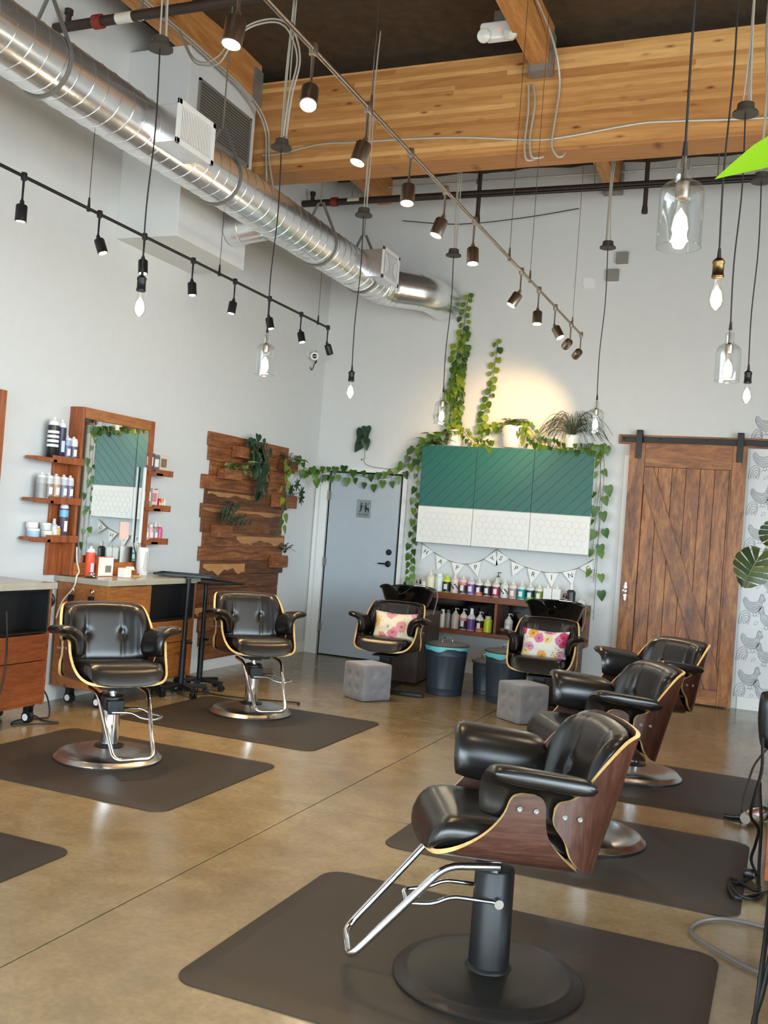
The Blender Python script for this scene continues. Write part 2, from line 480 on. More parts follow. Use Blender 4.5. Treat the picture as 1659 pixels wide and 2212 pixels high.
# ------------------------------------------------------------------ mesh builder
class MB:
    def __init__(self):
        self.v, self.f, self.m, self.s = [], [], [], []

    def add(self, vs, fs, mi=0, smooth=True):
        o = len(self.v)
        self.v += [tuple(p) for p in vs]
        for f in fs:
            self.f.append(tuple(i + o for i in f)); self.m.append(mi); self.s.append(smooth)
        return self

    def box(self, x0, x1, y0, y1, z0, z1, mi=0, mat=None):
        vs = [Vector((x, y, z)) for z in (z0, z1) for y in (y0, y1) for x in (x0, x1)]
        if mat is not None:
            vs = [mat @ p for p in vs]
        return self.add(vs, [(0, 2, 3, 1), (4, 5, 7, 6), (0, 1, 5, 4), (2, 6, 7, 3), (0, 4, 6, 2), (1, 3, 7, 5)], mi, False)

    def cbox(self, c, s, mi=0, mat=None):
        return self.box(c[0] - s[0] / 2, c[0] + s[0] / 2, c[1] - s[1] / 2, c[1] + s[1] / 2, c[2] - s[2] / 2, c[2] + s[2] / 2, mi, mat)

    def bar(self, a, b, wd, ht, mi=0, upv=(0, 0, 1)):
        """square bar from a to b"""
        a, b = Vector(a), Vector(b)
        d = (b - a).normalized()
        u = Vector(upv)
        if abs(d.dot(u)) > 0.95:
            u = Vector((1, 0, 0))
        s = d.cross(u).normalized(); u = s.cross(d)
        vs = []
        for p in (a, b):
            for i, j in ((-1, -1), (1, -1), (1, 1), (-1, 1)):
                vs.append(p + s * (i * wd / 2) + u * (j * ht / 2))
        return self.add(vs, [(3, 2, 1, 0), (4, 5, 6, 7), (0, 1, 5, 4), (1, 2, 6, 5), (2, 3, 7, 6), (3, 0, 4, 7)], mi, False)

    def tube(self, pts, r, n=8, mi=0, closed=False, caps=True):
        pts = [Vector(p) for p in pts]
        k = len(pts)
        rs = r if isinstance(r, (list, tuple)) else [r] * k
        vs, fs = [], []
        prev = None
        for i, p in enumerate(pts):
            if closed:
                t = pts[(i + 1) % k] - pts[i - 1]
            else:
                t = pts[min(i + 1, k - 1)] - pts[max(i - 1, 0)]
            t.normalize()
            if prev is None:
                a = Vector((0, 0, 1)) if abs(t.z) < 0.9 else Vector((1, 0, 0))
                s = t.cross(a).normalized()
            else:
                s = prev - t * prev.dot(t)
                s = s.normalized() if s.length > 1e-6 else t.orthogonal().normalized()
            prev = s
            u = t.cross(s)
            for j in range(n):
                an = 2 * PI * j / n
                vs.append(p + (s * math.cos(an) + u * math.sin(an)) * rs[i])
        for i in range(k if closed else k - 1):
            i2 = (i + 1) % k
            for j in range(n):
                j2 = (j + 1) % n
                fs.append((i * n + j, i * n + j2, i2 * n + j2, i2 * n + j))
        self.add(vs, fs, mi, True)
        if caps and not closed:
            o = len(self.v) - len(vs)
            self.f.append(tuple(o + j for j in range(n))[::-1]); self.m.append(mi); self.s.append(False)
            self.f.append(tuple(o + (k - 1) * n + j for j in range(n))); self.m.append(mi); self.s.append(False)
        return self

    def lathe(self, prof, c=(0, 0, 0), n=24, mi=0, mat=None, smooth=True):
        """profile of (r, z) from bottom to top about z through c"""
        vs, fs = [], []
        for r, z in prof:
            for j in range(n):
                an = 2 * PI * j / n
                vs.append(Vector((c[0] + r * math.cos(an), c[1] + r * math.sin(an), c[2] + z)))
        if mat is not None:
            vs = [mat @ p for p in vs]
        for i in range(len(prof) - 1):
            for j in range(n):
                j2 = (j + 1) % n
                fs.append((i * n + j, i * n + j2, (i + 1) * n + j2, (i + 1) * n + j))
        o = len(self.v)
        self.add(vs, fs, mi, smooth)
        if prof[0][0] > 1e-5:
            self.f.append(tuple(o + j for j in range(n))[::-1]); self.m.append(mi); self.s.append(False)
        if prof[-1][0] > 1e-5:
            self.f.append(tuple(o + (len(prof) - 1) * n + j for j in range(n))); self.m.append(mi); self.s.append(False)
        return self

    def prism(self, poly, z0, z1, mi=0, mat=None):
        """polygon (x, y) extruded z0..z1; mat maps to place"""
        n = len(poly)
        vs = [Vector((x, y, z)) for z in (z0, z1) for x, y in poly]
        if mat is not None:
            vs = [mat @ p for p in vs]
        fs = [tuple(range(n))[::-1], tuple(range(n, 2 * n))] + [(i, (i + 1) % n, n + (i + 1) % n, n + i) for i in range(n)]
        return self.add(vs, fs, mi, False)

    def sheet(self, grid, thick, mi=0, rim=1):
        """bent plywood: grid of points [i][j] thickened along normals; rim faces get material rim"""
        a, b = len(grid), len(grid[0])
        nor = [[None] * b for _ in range(a)]
        for i in range(a):
            for j in range(b):
                du = grid[min(i + 1, a - 1)][j] - grid[max(i - 1, 0)][j]
                dv = grid[i][min(j + 1, b - 1)] - grid[i][max(j - 1, 0)]
                nn = du.cross(dv)
                nor[i][j] = nn.normalized() if nn.length > 1e-9 else Vector((0, 0, 1))
        P = [[grid[i][j] + nor[i][j] * thick / 2 for j in range(b)] for i in range(a)]
        Q = [[grid[i][j] - nor[i][j] * thick / 2 for j in range(b)] for i in range(a)]
        vs = [p for r in P for p in r] + [p for r in Q for p in r]
        o = a * b
        fs = []
        for i in range(a - 1):
            for j in range(b - 1):
                fs.append((i * b + j, (i + 1) * b + j, (i + 1) * b + j + 1, i * b + j + 1))
                fs.append((o + i * b + j, o + i * b + j + 1, o + (i + 1) * b + j + 1, o + (i + 1) * b + j))
        self.add(vs, fs, mi, True)
        loop = [(i, 0) for i in range(a)] + [(a - 1, j) for j in range(1, b)] + [(i, b - 1) for i in range(a - 2, -1, -1)] + [(0, j) for j in range(b - 2, 0, -1)]
        rv = [P[i][j] for i, j in loop] + [Q[i][j] for i, j in loop]
        k = len(loop)
        self.add(rv, [(t, k + t, k + (t + 1) % k, (t + 1) % k) for t in range(k)], rim, True)
        return self

    def pillow(self, pos, nrm, tf, tb, nu=24, nw=18, p=5.0, dent=None, mi=0, corner=0.1):
        """closed cushion over u, w in -1..1"""
        F, B = [], []
        for i in range(nu + 1):
            a = -1 + 2 * i / nu
            a = math.copysign(abs(a) ** 0.8, a) if a else 0
            for j in range(nw + 1):
                b = -1 + 2 * j / nw
                b = math.copysign(abs(b) ** 0.8, b) if b else 0
                u = a * (1 - corner * abs(b) ** 4); q = b * (1 - corner * abs(a) ** 4)
                h = (max(0, 1 - abs(a) ** p) * max(0, 1 - abs(b) ** p)) ** 0.45
                c = Vector(pos(u, q)); nn = Vector(nrm(u, q))
                d = dent(u, q) if dent else 0.0
                F.append(c + nn * (tf * h - d * h)); B.append(c - nn * tb * h)
        k = nw + 1
        fs = []
        o = len(F)
        edge = set()
        idx = list(range(o)) + [o + t for t in range(o)]
        for i in range(nu + 1):
            for j in range(k):
                if i in (0, nu) or j in (0, nw):
                    idx[o + i * k + j] = i * k + j
        for i in range(nu):
            for j in range(nw):
                fs.append((i * k + j, (i + 1) * k + j, (i + 1) * k + j + 1, i * k + j + 1))
                fs.append((idx[o + i * k + j], idx[o + i * k + j + 1], idx[o + (i + 1) * k + j + 1], idx[o + (i + 1) * k + j]))
        return self.add(F + B, fs, mi, True)

    def leaf(self, pos, tip, nor, size, mi=0, kind='heart', curl=0.12):
        t = Vector(tip).normalized(); nn = Vector(nor)
        nn = (nn - t * nn.dot(t))
        nn = nn.normalized() if nn.length > 1e-6 else t.orthogonal().normalized()
        s = t.cross(nn)
        if kind == 'heart':
            out = [(-0.10, 0.20), (-0.02, 0.38), (0.22, 0.43), (0.50, 0.33), (0.78, 0.15)]
        elif kind == 'round':
            out = [(0.0, 0.22), (0.15, 0.42), (0.45, 0.48), (0.75, 0.34), (0.93, 0.12)]
        else:
            out = [(0.06, 0.06), (0.25, 0.16), (0.5, 0.19), (0.75, 0.13), (0.92, 0.05)]
        p = Vector(pos)
        L = lambda a, b: p + t * (a * size) + s * (b * size) + nn * (size * (abs(b) * curl * 1.5 - curl * a * a))
        mid = [L(0.0, 0)] + [L(a if a > 0 else 0.04 + 0.02 * i, 0) for i, (a, b) in enumerate(out)] + [L(1.0, 0)]
        lt = [L(a, b) for a, b in out]; rr = [L(a, -b) for a, b in out]
        vs = mid + lt + rr
        n = len(out)
        fs = []
        for side, o, fl in ((0, n + 2, False), (1, 2 * n + 2, True)):
            q = [(0, o, 1)] + [(1 + i, o + i, o + i + 1, 2 + i) for i in range(n - 1)] + [(n, o + n - 1, n + 1)]
            fs += [tuple(f[::-1]) if fl else f for f in q]
        return self.add(vs, fs, mi, True)

    def ribbon(self, pts, wd, nor, mi=0):
        """flat line along pts, nor = face direction"""
        pts = [Vector(p) for p in pts]; nor = Vector(nor)
        vs, fs = [], []
        for i, p in enumerate(pts):
            t = (pts[min(i + 1, len(pts) - 1)] - pts[max(i - 1, 0)])
            s = t.cross(nor)
            s = s.normalized() * wd / 2 if s.length > 1e-9 else Vector((0, 0, 0))
            vs += [p - s, p + s]
        for i in range(len(pts) - 1):
            fs.append((2 * i, 2 * i + 1, 2 * i + 3, 2 * i + 2))
        return self.add(vs, fs, mi, False)

    def build(self, name, mats, parent=None, bevel=0.0, seg=2, angle=38):
        me = D.meshes.new(name)
        me.from_pydata(self.v, [], self.f)
        if not isinstance(mats, (list, tuple)):
            mats = [mats]
        for q in mats:
            me.materials.append(q)
        me.polygons.foreach_set('material_index', self.m)
        me.polygons.foreach_set('use_smooth', self.s)
        me.update()
        if any(self.s):
            me.set_sharp_from_angle(angle=R(angle))
        o = D.objects.new(name, me)
        COL.objects.link(o)
        if parent is not None:
            o.parent = parent
        if bevel:
            b = o.modifiers.new('bevel', 'BEVEL')
            b.width = bevel; b.segments = seg; b.limit_method = 'ANGLE'; b.angle_limit = R(40)
        return o


def smooth_path(pts, n=6, closed=False):
    pts = [Vector(p) for p in pts]
    k = len(pts)
    out = []
    rng = k if closed else k - 1
    for i in range(rng):
        if closed:
            p0, p1, p2, p3 = pts[i - 1], pts[i], pts[(i + 1) % k], pts[(i + 2) % k]
        else:
            p0, p1, p2, p3 = pts[max(i - 1, 0)], pts[i], pts[i + 1], pts[min(i + 2, k - 1)]
        for j in range(n):
            t = j / n
            out.append(0.5 * ((2 * p1) + (p2 - p0) * t + (2 * p0 - 5 * p1 + 4 * p2 - p3) * t * t + (3 * p1 - p0 - 3 * p2 + p3) * t ** 3))
    if not closed:
        out.append(pts[-1])
    return out


def round_path(pts, rad, n=5):
    """polyline with rounded corners"""
    pts = [Vector(p) for p in pts]
    out = [pts[0]]
    for i in range(1, len(pts) - 1):
        a, b, c = pts[i - 1], pts[i], pts[i + 1]
        d1, d2 = (a - b), (c - b)
        r = min(rad, d1.length * 0.45, d2.length * 0.45)
        p, q = b + d1.normalized() * r, b + d2.normalized() * r
        for j in range(n + 1):
            t = j / n
            out.append(p * (1 - t) ** 2 + b * 2 * t * (1 - t) + q * t * t)
    out.append(pts[-1])
    return out


def rrect(x0, x1, y0, y1, r, n=5):
    out = []
    for cx, cy, a0 in ((x1 - r, y1 - r, 0), (x0 + r, y1 - r, 90), (x0 + r, y0 + r, 180), (x1 - r, y0 + r, 270)):
        for j in range(n + 1):
            a = R(a0 + 90 * j / n)
            out.append((cx + r * math.cos(a), cy + r * math.sin(a)))
    return out


# ------------------------------------------------------------------ scene objects
def thing(name, label, cat, loc=(0, 0, 0), rz=0.0, group=None):
    o = D.objects.new(name, None)
    o.empty_display_size = 0.1
    COL.objects.link(o)
    o.location = loc
    o.rotation_euler = (0, 0, rz)
    return tag(o, label, cat, group)


def tag(o, label, cat, group=None):
    o['label'] = label
    o['category'] = cat
    if group:
        o['group'] = group
    return o


def struct(mb, name, mat, bevel=0.0, label=None):
    o = mb.build(name, mat, None, bevel)
    o['kind'] = 'structure'
    if label:
        o['label'] = label
    return o


def dup(root, loc, rz=0.0, label=None, group=None):
    def cp(o, par):
        c = o.copy()
        COL.objects.link(c)
        c.parent = par
        for ch in o.children:
            cp(ch, c)
        return c
    r = cp(root, None)
    r.location = loc
    r.rotation_euler = (0, 0, rz)
    if label:
        r['label'] = label
    if group:
        r['group'] = group
    return r


def text_mesh(s, size, mat4, mb, mi=0, depth=0.001):
    """lettering turned into mesh and merged into mb"""
    cu = D.curves.new('lettering', 'FONT')
    cu.body = s
    cu.size = size
    cu.align_x = 'CENTER'
    cu.align_y = 'CENTER'
    cu.extrude = depth
    cu.resolution_u = 3
    o = D.objects.new('lettering', cu)
    me = D.meshes.new_from_object(o)
    mb.add([mat4 @ v.co for v in me.vertices], [tuple(p.vertices) for p in me.polygons], mi, False)
    D.objects.remove(o)
    D.curves.remove(cu)
    D.meshes.remove(me)


def on_back(x, y, z):
    """text/drawing frame on a plane facing the room (-y): local x -> +x, local y -> +z"""
    return Matrix(((1, 0, 0, x), (0, 0, -1, y), (0, 1, 0, z), (0, 0, 0, 1)))


def on_left(x, y, z):
    """frame on the left wall facing +x: local x -> +y, local y -> +z"""
    return Matrix(((0, 0, 1, x), (1, 0, 0, y), (0, 1, 0, z), (0, 0, 0, 1)))


# ================================================================== THE SETTING
# floor with saw-cut joints (thin grooves as real gaps between slabs)
mb = MB()
jx, jys = -2.30, [-2.0, 1.5, 4.85, 7.52]
xs = [XL - 0.2, jx, 1.1, XR + 0.2]
ys = [YF - 0.3] + jys + [YB + 0.2]
g = 0.004
for i in range(3):
    for j in range(len(ys) - 1):
        mb.box(xs[i] + g, xs[i + 1] - g, ys[j] + g, ys[j + 1] - g, -0.12, 0.0)
struct(mb, 'floor', M['floor'], 0.002)
mb = MB(); mb.box(XL - 0.2, XR + 0.2, YF - 0.3, YB + 0.2, -0.16, -0.008)
struct(mb, 'floor_joint_bed', plain('joint_dirt', S(46, 36, 28), 0.9))

mb = MB(); mb.box(XL - 0.2, XL, YF - 0.3, YB + 0.2, 0, ZC + 0.3)
struct(mb, 'wall_left', M['wall'])
mb = MB(); mb.box(XL, XR, YB, YB + 0.2, 0, ZC + 0.3)
struct(mb, 'wall_back', M['wall'])
mb = MB()
YW0, YW1 = -2.2, 5.0                       # long side window in the right wall
mb.box(XR, XR + 0.2, YW1, YB + 0.2, 0, ZC + 0.3)
mb.box(XR, XR + 0.2, YF - 0.3, YW0, 0, ZC + 0.3)
mb.box(XR, XR + 0.2, YW0, YW1, 0, 0.15)
mb.box(XR, XR + 0.2, YW0, YW1, 3.6, ZC + 0.3)
struct(mb, 'wall_right', M['wall'])
# shop front behind the camera: wide glazed openings
mb = MB()
mb.box(XL, XR, YF - 0.2, YF, 0.0, 0.25)
mb.box(XL, XR, YF - 0.2, YF, 2.7, ZC + 0.3)
for x in (XL, -3.3, -1.35, 0.6, 2.4, XR - 0.12):
    mb.box(x, x + 0.12, YF - 0.2, YF, 0.25, 2.7)
mb.box(XL, XR, YF - 0.14, YF - 0.06, 2.45, 2.53)
struct(mb, 'wall_front', M['blackmetal'])


def portal(loc, rot, sx, sy):
    ld = D.lights.new('daylight_portal', 'AREA')
    ld.shape = 'RECTANGLE'; ld.size = sx; ld.size_y = sy
    ld.cycles.is_portal = True
    lo = D.objects.new('daylight_portal', ld)
    COL.objects.link(lo)
    lo.location = loc
    lo.rotation_euler = rot


for k, (x0, x1) in enumerate(((XL + 0.12, -3.3), (-3.18, -1.35), (-1.23, 0.6), (0.72, 2.4), (2.52, XR - 0.12))):
    mb = MB(); mb.box(x0, x1, YF - 0.11, YF - 0.10, 0.25, 2.7)
    struct(mb, 'window_%d' % (k + 1), M['glass'])
    portal(((x0 + x1) / 2, YF + 0.02, 1.47), (R(90), 0, 0), x1 - x0, 2.45)
mb = MB(); mb.box(XR + 0.10, XR + 0.11, YW0, YW1, 0.15, 3.6)
struct(mb, 'window_6', M['glass'])
portal((XR - 0.01, (YW0 + YW1) / 2, 1.87), (0, R(90), 0), 3.45, YW1 - YW0)
# roof deck with sagging black insulation
mb = MB()
nx, ny = 44, 44
rnd = random.Random(3)
hs = [[rnd.uniform(0, 0.035) for _ in range(ny + 1)] for _ in range(nx + 1)]
vs = [(XL - 0.2 + (XR - XL + 0.4) * i / nx, YF - 0.3 + (YB - YF + 0.5) * j / ny, ZC - hs[i][j]) for i in range(nx + 1) for j in range(ny + 1)]
fs = [(i * (ny + 1) + j, i * (ny + 1) + j + 1, (i + 1) * (ny + 1) + j + 1, (i + 1) * (ny + 1) + j) for i in range(nx) for j in range(ny)]
mb.add(vs, fs)
mb.box(XL - 0.2, XR + 0.2, YF - 0.3, YB + 0.2, ZC + 0.02, ZC + 0.2)
struct(mb, 'ceiling', M['roof'])

# plaster boxing on the left wall with a return-air grille
mb = MB(); mb.box(XL, -4.63, 6.47, 7.5, 3.71, 5.24)
struct(mb, 'trim_1', M['wall'], 0.004)

# baseboards
mb = MB(); mb.box(XL, XL + 0.016, YF, YB, 0, 0.125)
struct(mb, 'baseboard_left', M['white'], 0.003)
mb = MB()
mb.box(-4.03, -1.70, YB - 0.016, YB, 0, 0.125)
mb.box(-0.40, XR, YB - 0.016, YB, 0, 0.125)
struct(mb, 'baseboard_back', M['white'], 0.003)

# big glued beam and purlins
b = MB(); b.box(XL, XR, 7.55, 7.86, 4.59, 5.41)
struct(b, 'trim_2', M['glulam'], 0.006, 'great honey coloured laminated timber beam spanning the room')
PUR = []
for k, (x0, x1) in enumerate(((-4.78, -4.63), (-2.13, -1.98), (0.52, 0.67), (3.1, 3.25))):
    b = MB(); b.box(x0, x1, YF, 7.55, 5.235, 5.60)
    struct(b, 'trim_%d' % (3 + k), M['purlin'], 0.004)
for k, (x0, x1) in enumerate(((-4.68, -4.52), (-2.04, -1.89), (0.56, 0.71))):
    b = MB(); b.box(x0, x1, 7.86, YB, 5.27, 5.60)
    struct(b, 'trim_%d' % (7 + k), M['purlin'], 0.004)
for k, (x0, x1, y0, y1, z) in enumerate(((-4.80, -4.61, 7.42, 7.549, 5.235), (-2.15, -1.96, 7.42, 7.549, 5.235), (-2.06, -1.87, 10.29, YB, 5.27))):
    b = MB()
    b.box(x0 + 0.02, x1 - 0.02, y0, y1, z - 0.055, z)
    b.box(x0, x0 + 0.018, y0, y1, z - 0.055, z + 0.26)
    b.box(x1 - 0.018, x1, y0, y1, z - 0.055, z + 0.26)
    o = b.build('joist_hanger', M['zinc'])
    tag(o, ['grey steel joist hanger at left end of the big beam', 'grey steel joist hanger in the middle of the big beam',
            'grey steel joist hanger on the back wall'][k], 'joist hanger')

# restroom door, its gap shade painted as a black sheet, frame
fr = MB()
fr.box(-5.13, -5.035, YB - 0.05, YB, 0, 2.19)
fr.box(-4.10, -4.05, YB - 0.05, YB, 0, 2.19)
fr.box(-5.035, -4.10, YB - 0.05, YB, 2.145, 2.19)
fr.box(-5.20, -5.13, YB - 0.03, YB, 0, 2.14)
struct(fr, 'trim_10', M['white'], 0.004)
gap = MB(); gap.box(-5.035, -4.10, YB - 0.006, YB - 0.001, 0, 2.145)
struct(gap, 'trim_11', plain('painted_gap_shade', S(8, 8, 8), 0.9))
dr = MB(); dr.box(-5.003, -4.128, YB - 0.046, YB - 0.008, 0.014, 2.125)
door = dr.build('door_1', M['doorpaint'], None, 0.003)
door['kind'] = 'structure'; door['label'] = 'pale blue grey flush restroom door with black lever'
h = MB()
h.lathe([(0.034, 0), (0.034, 0.012), (0.026, 0.02), (0.0, 0.021)], n=24, mat=on_back(-4.207, YB - 0.046, 1.25))
h.build('deadbolt', M['blackmetal'], door)
h = MB()
h.lathe([(0.036, 0), (0.036, 0.01), (0.014, 0.016), (0.012, 0.045), (0.0, 0.046)], n=24, mat=on_back(-4.207, YB - 0.046, 1.118))
h.tube([(-4.207, YB - 0.086, 1.118), (-4.255, YB - 0.088, 1.119), (-4.318, YB - 0.084, 1.117)], [0.011, 0.009, 0.008], 10)
h.build('lever_handle', M['blackmetal'], door)
for z in (1.856, 1.083, 0.324):
    h = MB()
    h.tube([(-5.020, YB - 0.058, z - 0.055), (-5.020, YB - 0.058, z + 0.055)], 0.009, 10)
    h.box(-5.019, -4.985, YB - 0.050, YB - 0.046, z - 0.05, z + 0.05)
    h.build('hinge', M['zinc'], door)
# washroom sign
sg = thing('restroom_sign', 'grey plastic restroom sign with two black figures on the door', 'sign')
p = MB(); p.box(-4.648, -4.470, YB - 0.051, YB - 0.046, 1.622, 1.828)
p.build('plate', M['signplate'], sg, 0.002)
p = MB()
F = on_back(-4.56, YB - 0.0515, 1.725)
disc = lambda cx, cy, r: [(cx + r * math.cos(2 * PI * i / 14), cy + r * math.sin(2 * PI * i / 14)) for i in range(14)]
# figure with a tail
p.prism(disc(-0.030, 0.062, 0.010), 0, 0.001, 0, F)
p.prism([(-0.040, 0.048), (-0.020, 0.048), (-0.018, 0.012), (-0.026, -0.022), (-0.044, -0.040), (-0.060, -0.044), (-0.048, -0.032), (-0.040, -0.014), (-0.040, 0.012)], 0, 0.001, 0, F)
p.prism([(-0.040, 0.044), (-0.050, 0.020), (-0.046, 0.018), (-0.038, 0.034)], 0, 0.001, 0, F)
p.prism([(-0.020, 0.044), (-0.010, 0.022), (-0.014, 0.020), (-0.022, 0.034)], 0, 0.001, 0, F)
# four-legged figure with a bow
p.prism(disc(0.026, 0.060, 0.010), 0, 0.001, 0, F)
p.prism([(0.014, 0.046), (0.034, 0.046), (0.036, 0.016), (0.064, 0.014), (0.068, 0.000), (0.068, -0.042), (0.056, -0.042), (0.054, -0.012), (0.036, -0.012), (0.034, -0.042), (0.020, -0.042), (0.018, -0.008), (0.012, 0.010)], 0, 0.001, 0, F)
p.prism([(0.034, 0.042), (0.058, 0.052), (0.070, 0.072), (0.066, 0.074), (0.054, 0.056), (0.032, 0.034)], 0, 0.001, 0, F)
p.box(-0.001, 0.001, -0.044, 0.072, 0, 0.001, 0, F)
p.build('pictogram', M['inkdark'], sg)
p = MB()
text_mesh('WHATEVER', 0.026, on_back(-4.56, YB - 0.0515, 1.660), p)
text_mesh('JUST WASH YOUR HANDS', 0.0085, on_back(-4.56, YB - 0.0515, 1.640), p)
p.build('lettering', M['inkdark'], sg)

# barn door on its rail
b = MB(); b.box(-1.725, 0.95, YB - 0.03, YB, 2.585, 2.682)
hb = b.build('rail_board', M['barnx'], None, 0.003)
rl = thing('barn_door_rail', 'black steel sliding rail on a wooden board above the barn door', 'rail')
hb.parent = rl
b = MB(); b.box(-1.69, 0.92, YB - 0.055, YB - 0.047, 2.605, 2.662)
rb = b.build('rail', M['blackmetal'], rl, 0.002)
for x in (-1.66, -1.30, -0.85, -0.15):
    b = MB(); b.lathe([(0.013, 0), (0.013, 0.005), (0.0, 0.008)], n=12, mat=on_back(x, YB - 0.055, 2.633))
    b.lathe([(0.009, -0.018), (0.009, 0.0)], n=10, mat=on_back(x, YB - 0.047, 2.633))
    b.build('bolt', M['blackmetal'], rb)
bd = thing('barn_door', 'knotty brown plank barn door with one diagonal brace', 'barn door')
bx0, bx1, bz0, bz1, by = -1.592, -0.452, 0.012, 2.592, YB - 0.105
b = MB()
n = 8
for i in range(n):
    a = bx0 + 0.02 + (bx1 - bx0 - 0.04) * i / n
    b.box(a + 0.002, a + (bx1 - bx0 - 0.04) / n - 0.002, by + 0.012, by + 0.036, bz0 + 0.02, bz1 - 0.02)
b.build('plank_panel', M['barn'], bd, 0.003)
for x0, x1 in ((bx0, bx0 + 0.155), (bx1 - 0.135, bx1)):
    b = MB(); b.box(x0, x1, by - 0.012, by + 0.04, bz0, bz1); b.build('stile', M['barn'], bd, 0.004)
for z0, z1 in ((bz0, bz0 + 0.15), (bz1 - 0.245, bz1)):
    b = MB(); b.box(bx0 + 0.156, bx1 - 0.136, by - 0.011, by + 0.039, z0, z1); b.build('rail', M['barnx'], bd, 0.004)
b = MB()
pa, pb = Vector((bx0 + 0.157, by + 0.001, bz1 - 0.30)), Vector((bx1 - 0.175, by + 0.001, bz0 + 0.151))
b.prism([(bx0 + 0.157, -(bz1 - 0.247)), (bx0 + 0.245, -(bz1 - 0.247)), (bx1 - 0.137, -(bz0 + 0.33)), (bx1 - 0.137, -(bz0 + 0.152)), (bx1 - 0.25, -(bz0 + 0.152)), (bx0 + 0.157, -(bz1 - 0.42))], 0, 0.022, 0,
        Matrix(((1, 0, 0, 0), (0, 0, 1, by - 0.010), (0, -1, 0, 0), (0, 0, 0, 1))))
b.build('brace', M['barn'], bd, 0.003)
for x in (-1.505, -0.524):
    b = MB()
    b.box(x - 0.031, x + 0.031, by - 0.020, by - 0.0125, 2.43, 2.715)
    b.box(x - 0.031, x + 0.031, by - 0.020, by + 0.065, 2.715, 2.724)
    b.lathe([(0.032, 0), (0.032, 0.014)], n=20, mat=on_back(x, YB - 0.045, 2.690))
    st = b.build('hanger_strap', M['blackmetal'], bd, 0.002)
k = MB()
K = on_back(-1.538, by - 0.012, 1.062)
k.lathe([(0.018, 0), (0.018, 0.006), (0.008, 0.012), (0.008, 0.03), (0.026, 0.036), (0.030, 0.05), (0.022, 0.062), (0.0, 0.066)], n=20, mat=K)
k.prism([(0, 0.095), (0.012, 0.075), (0.006, 0.062), (0.016, 0.048), (0.010, 0.02), (0.010, -0.02), (0.016, -0.048), (0.006, -0.062), (0.012, -0.075), (0, -0.1), (-0.012, -0.075), (-0.006, -0.062), (-0.016, -0.048), (-0.010, -0.02), (-0.010, 0.02), (-0.016, 0.048), (-0.006, 0.062), (-0.012, 0.075)], 0, 0.005, 0, K)
k.build('ornate_knob', plain('silvered_brass', S(214, 206, 186), 0.2, 0.8), bd)
# white casing behind the barn door
b = MB(); b.box(-1.655, -1.60, YB - 0.02, YB, 0, 2.47)
struct(b, 'trim_12', M['white'], 0.003)

# ------------------------------------------------------------------ rooster wallpaper (line drawing printed on the sheet)
HEN = [(-.40, .42), (-.47, .30), (-.44, .12), (-.36, -.02), (-.27, -.14), (-.14, -.24), (.02, -.28), (.17, -.24), (.30, -.12), (.37, .04), (.38, .20), (.42, .34), (.46, .36), (.52, .33), (.47, .42), (.42, .52), (.34, .56), (.26, .50), (.23, .36), (.16, .24), (.02, .20), (-.14, .22), (-.24, .26), (-.31, .36), (-.40, .42)]
HLEG = [[(.02, -.28), (.03, -.42), (.13, -.46)], [(.03, -.42), (-.06, -.45)], [(.14, -.25), (.17, -.40), (.26, -.43)], [(.17, -.40), (.08, -.44)]]
HCOMB = [[(.28, .52), (.27, .60), (.32, .58), (.34, .64), (.38, .58), (.43, .60), (.42, .53)], [(.46, .34), (.48, .26), (.44, .22), (.42, .32)]]
HIN = [[(-.30, .12), (-.16, .02), (.02, -.02), (.20, .02), (.24, .10)], [(-.34, .04), (-.18, -.08), (.02, -.12), (.18, -.08)], [(-.28, -.08), (-.10, -.18), (.10, -.19)], [(-.20, .16), (-.05, .10), (.12, .12)], [(.24, .36), (.26, .24), (.32, .16)], [(.30, .44), (.32, .30), (.36, .22)], [(-.40, .34), (-.34, .20), (-.24, .12)], [(-.44, .24), (-.36, .10)], [(.30, .10), (.22, -.06), (.12, -.14)], [(.34, .02), (.26, -.1)]]
TAIL = [[(-.30, -.45), (-.28, -.1), (-.20, .20), (0.0, .40), (.18, .38), (.32, .22)], [(-.22, -.45), (-.16, -.1), (-.04, .18), (.12, .28), (.26, .18), (.30, .0)], [(-.12, -.40), (-.08, -.1), (.06, .10), (.18, .10), (.28, -.04), (.26, -.2)], [(0, -.42), (.02, -.16), (.12, -.04), (.20, -.14), (.22, -.3)], [(.10, -.40), (.12, -.2), (.16, -.24), (.16, -.4)], [(.32, .22), (.36, .0), (.30, -.25), (.24, -.46)]]
LEAFLET = [(-.3, -.4), (-.28, .0), (-.05, .35), (.35, .4), (.38, .1), (.1, -.15), (-.3, -.22)]
wp = MB(); wp.box(-0.43, 1.2, YB - 0.004, YB, 0.126, 2.58)
o = wp


def draw(polys, cx, cz, s, wd, flip=1, mi=1):
    for P in polys:
        pts = [(cx + flip * x * s, YB - 0.0048, cz + y * s) for x, y in P]
        if len(P) > 4:
            pts = smooth_path(pts, 3)
        wp.ribbon(pts, wd, (0, -1, 0), mi)


def fill(P, cx, cz, s, flip=1):
    pts = smooth_path([(x, y, 0) for x, y in P], 2)[:-1]
    wp.prism([(cx + flip * p.x * s, -(cz + p.y * s)) for p in pts], 0, 0.0003, 2, Matrix(((1, 0, 0, 0), (0, 0, 1, YB - 0.0045), (0, -1, 0, 0), (0, 0, 0, 1))))


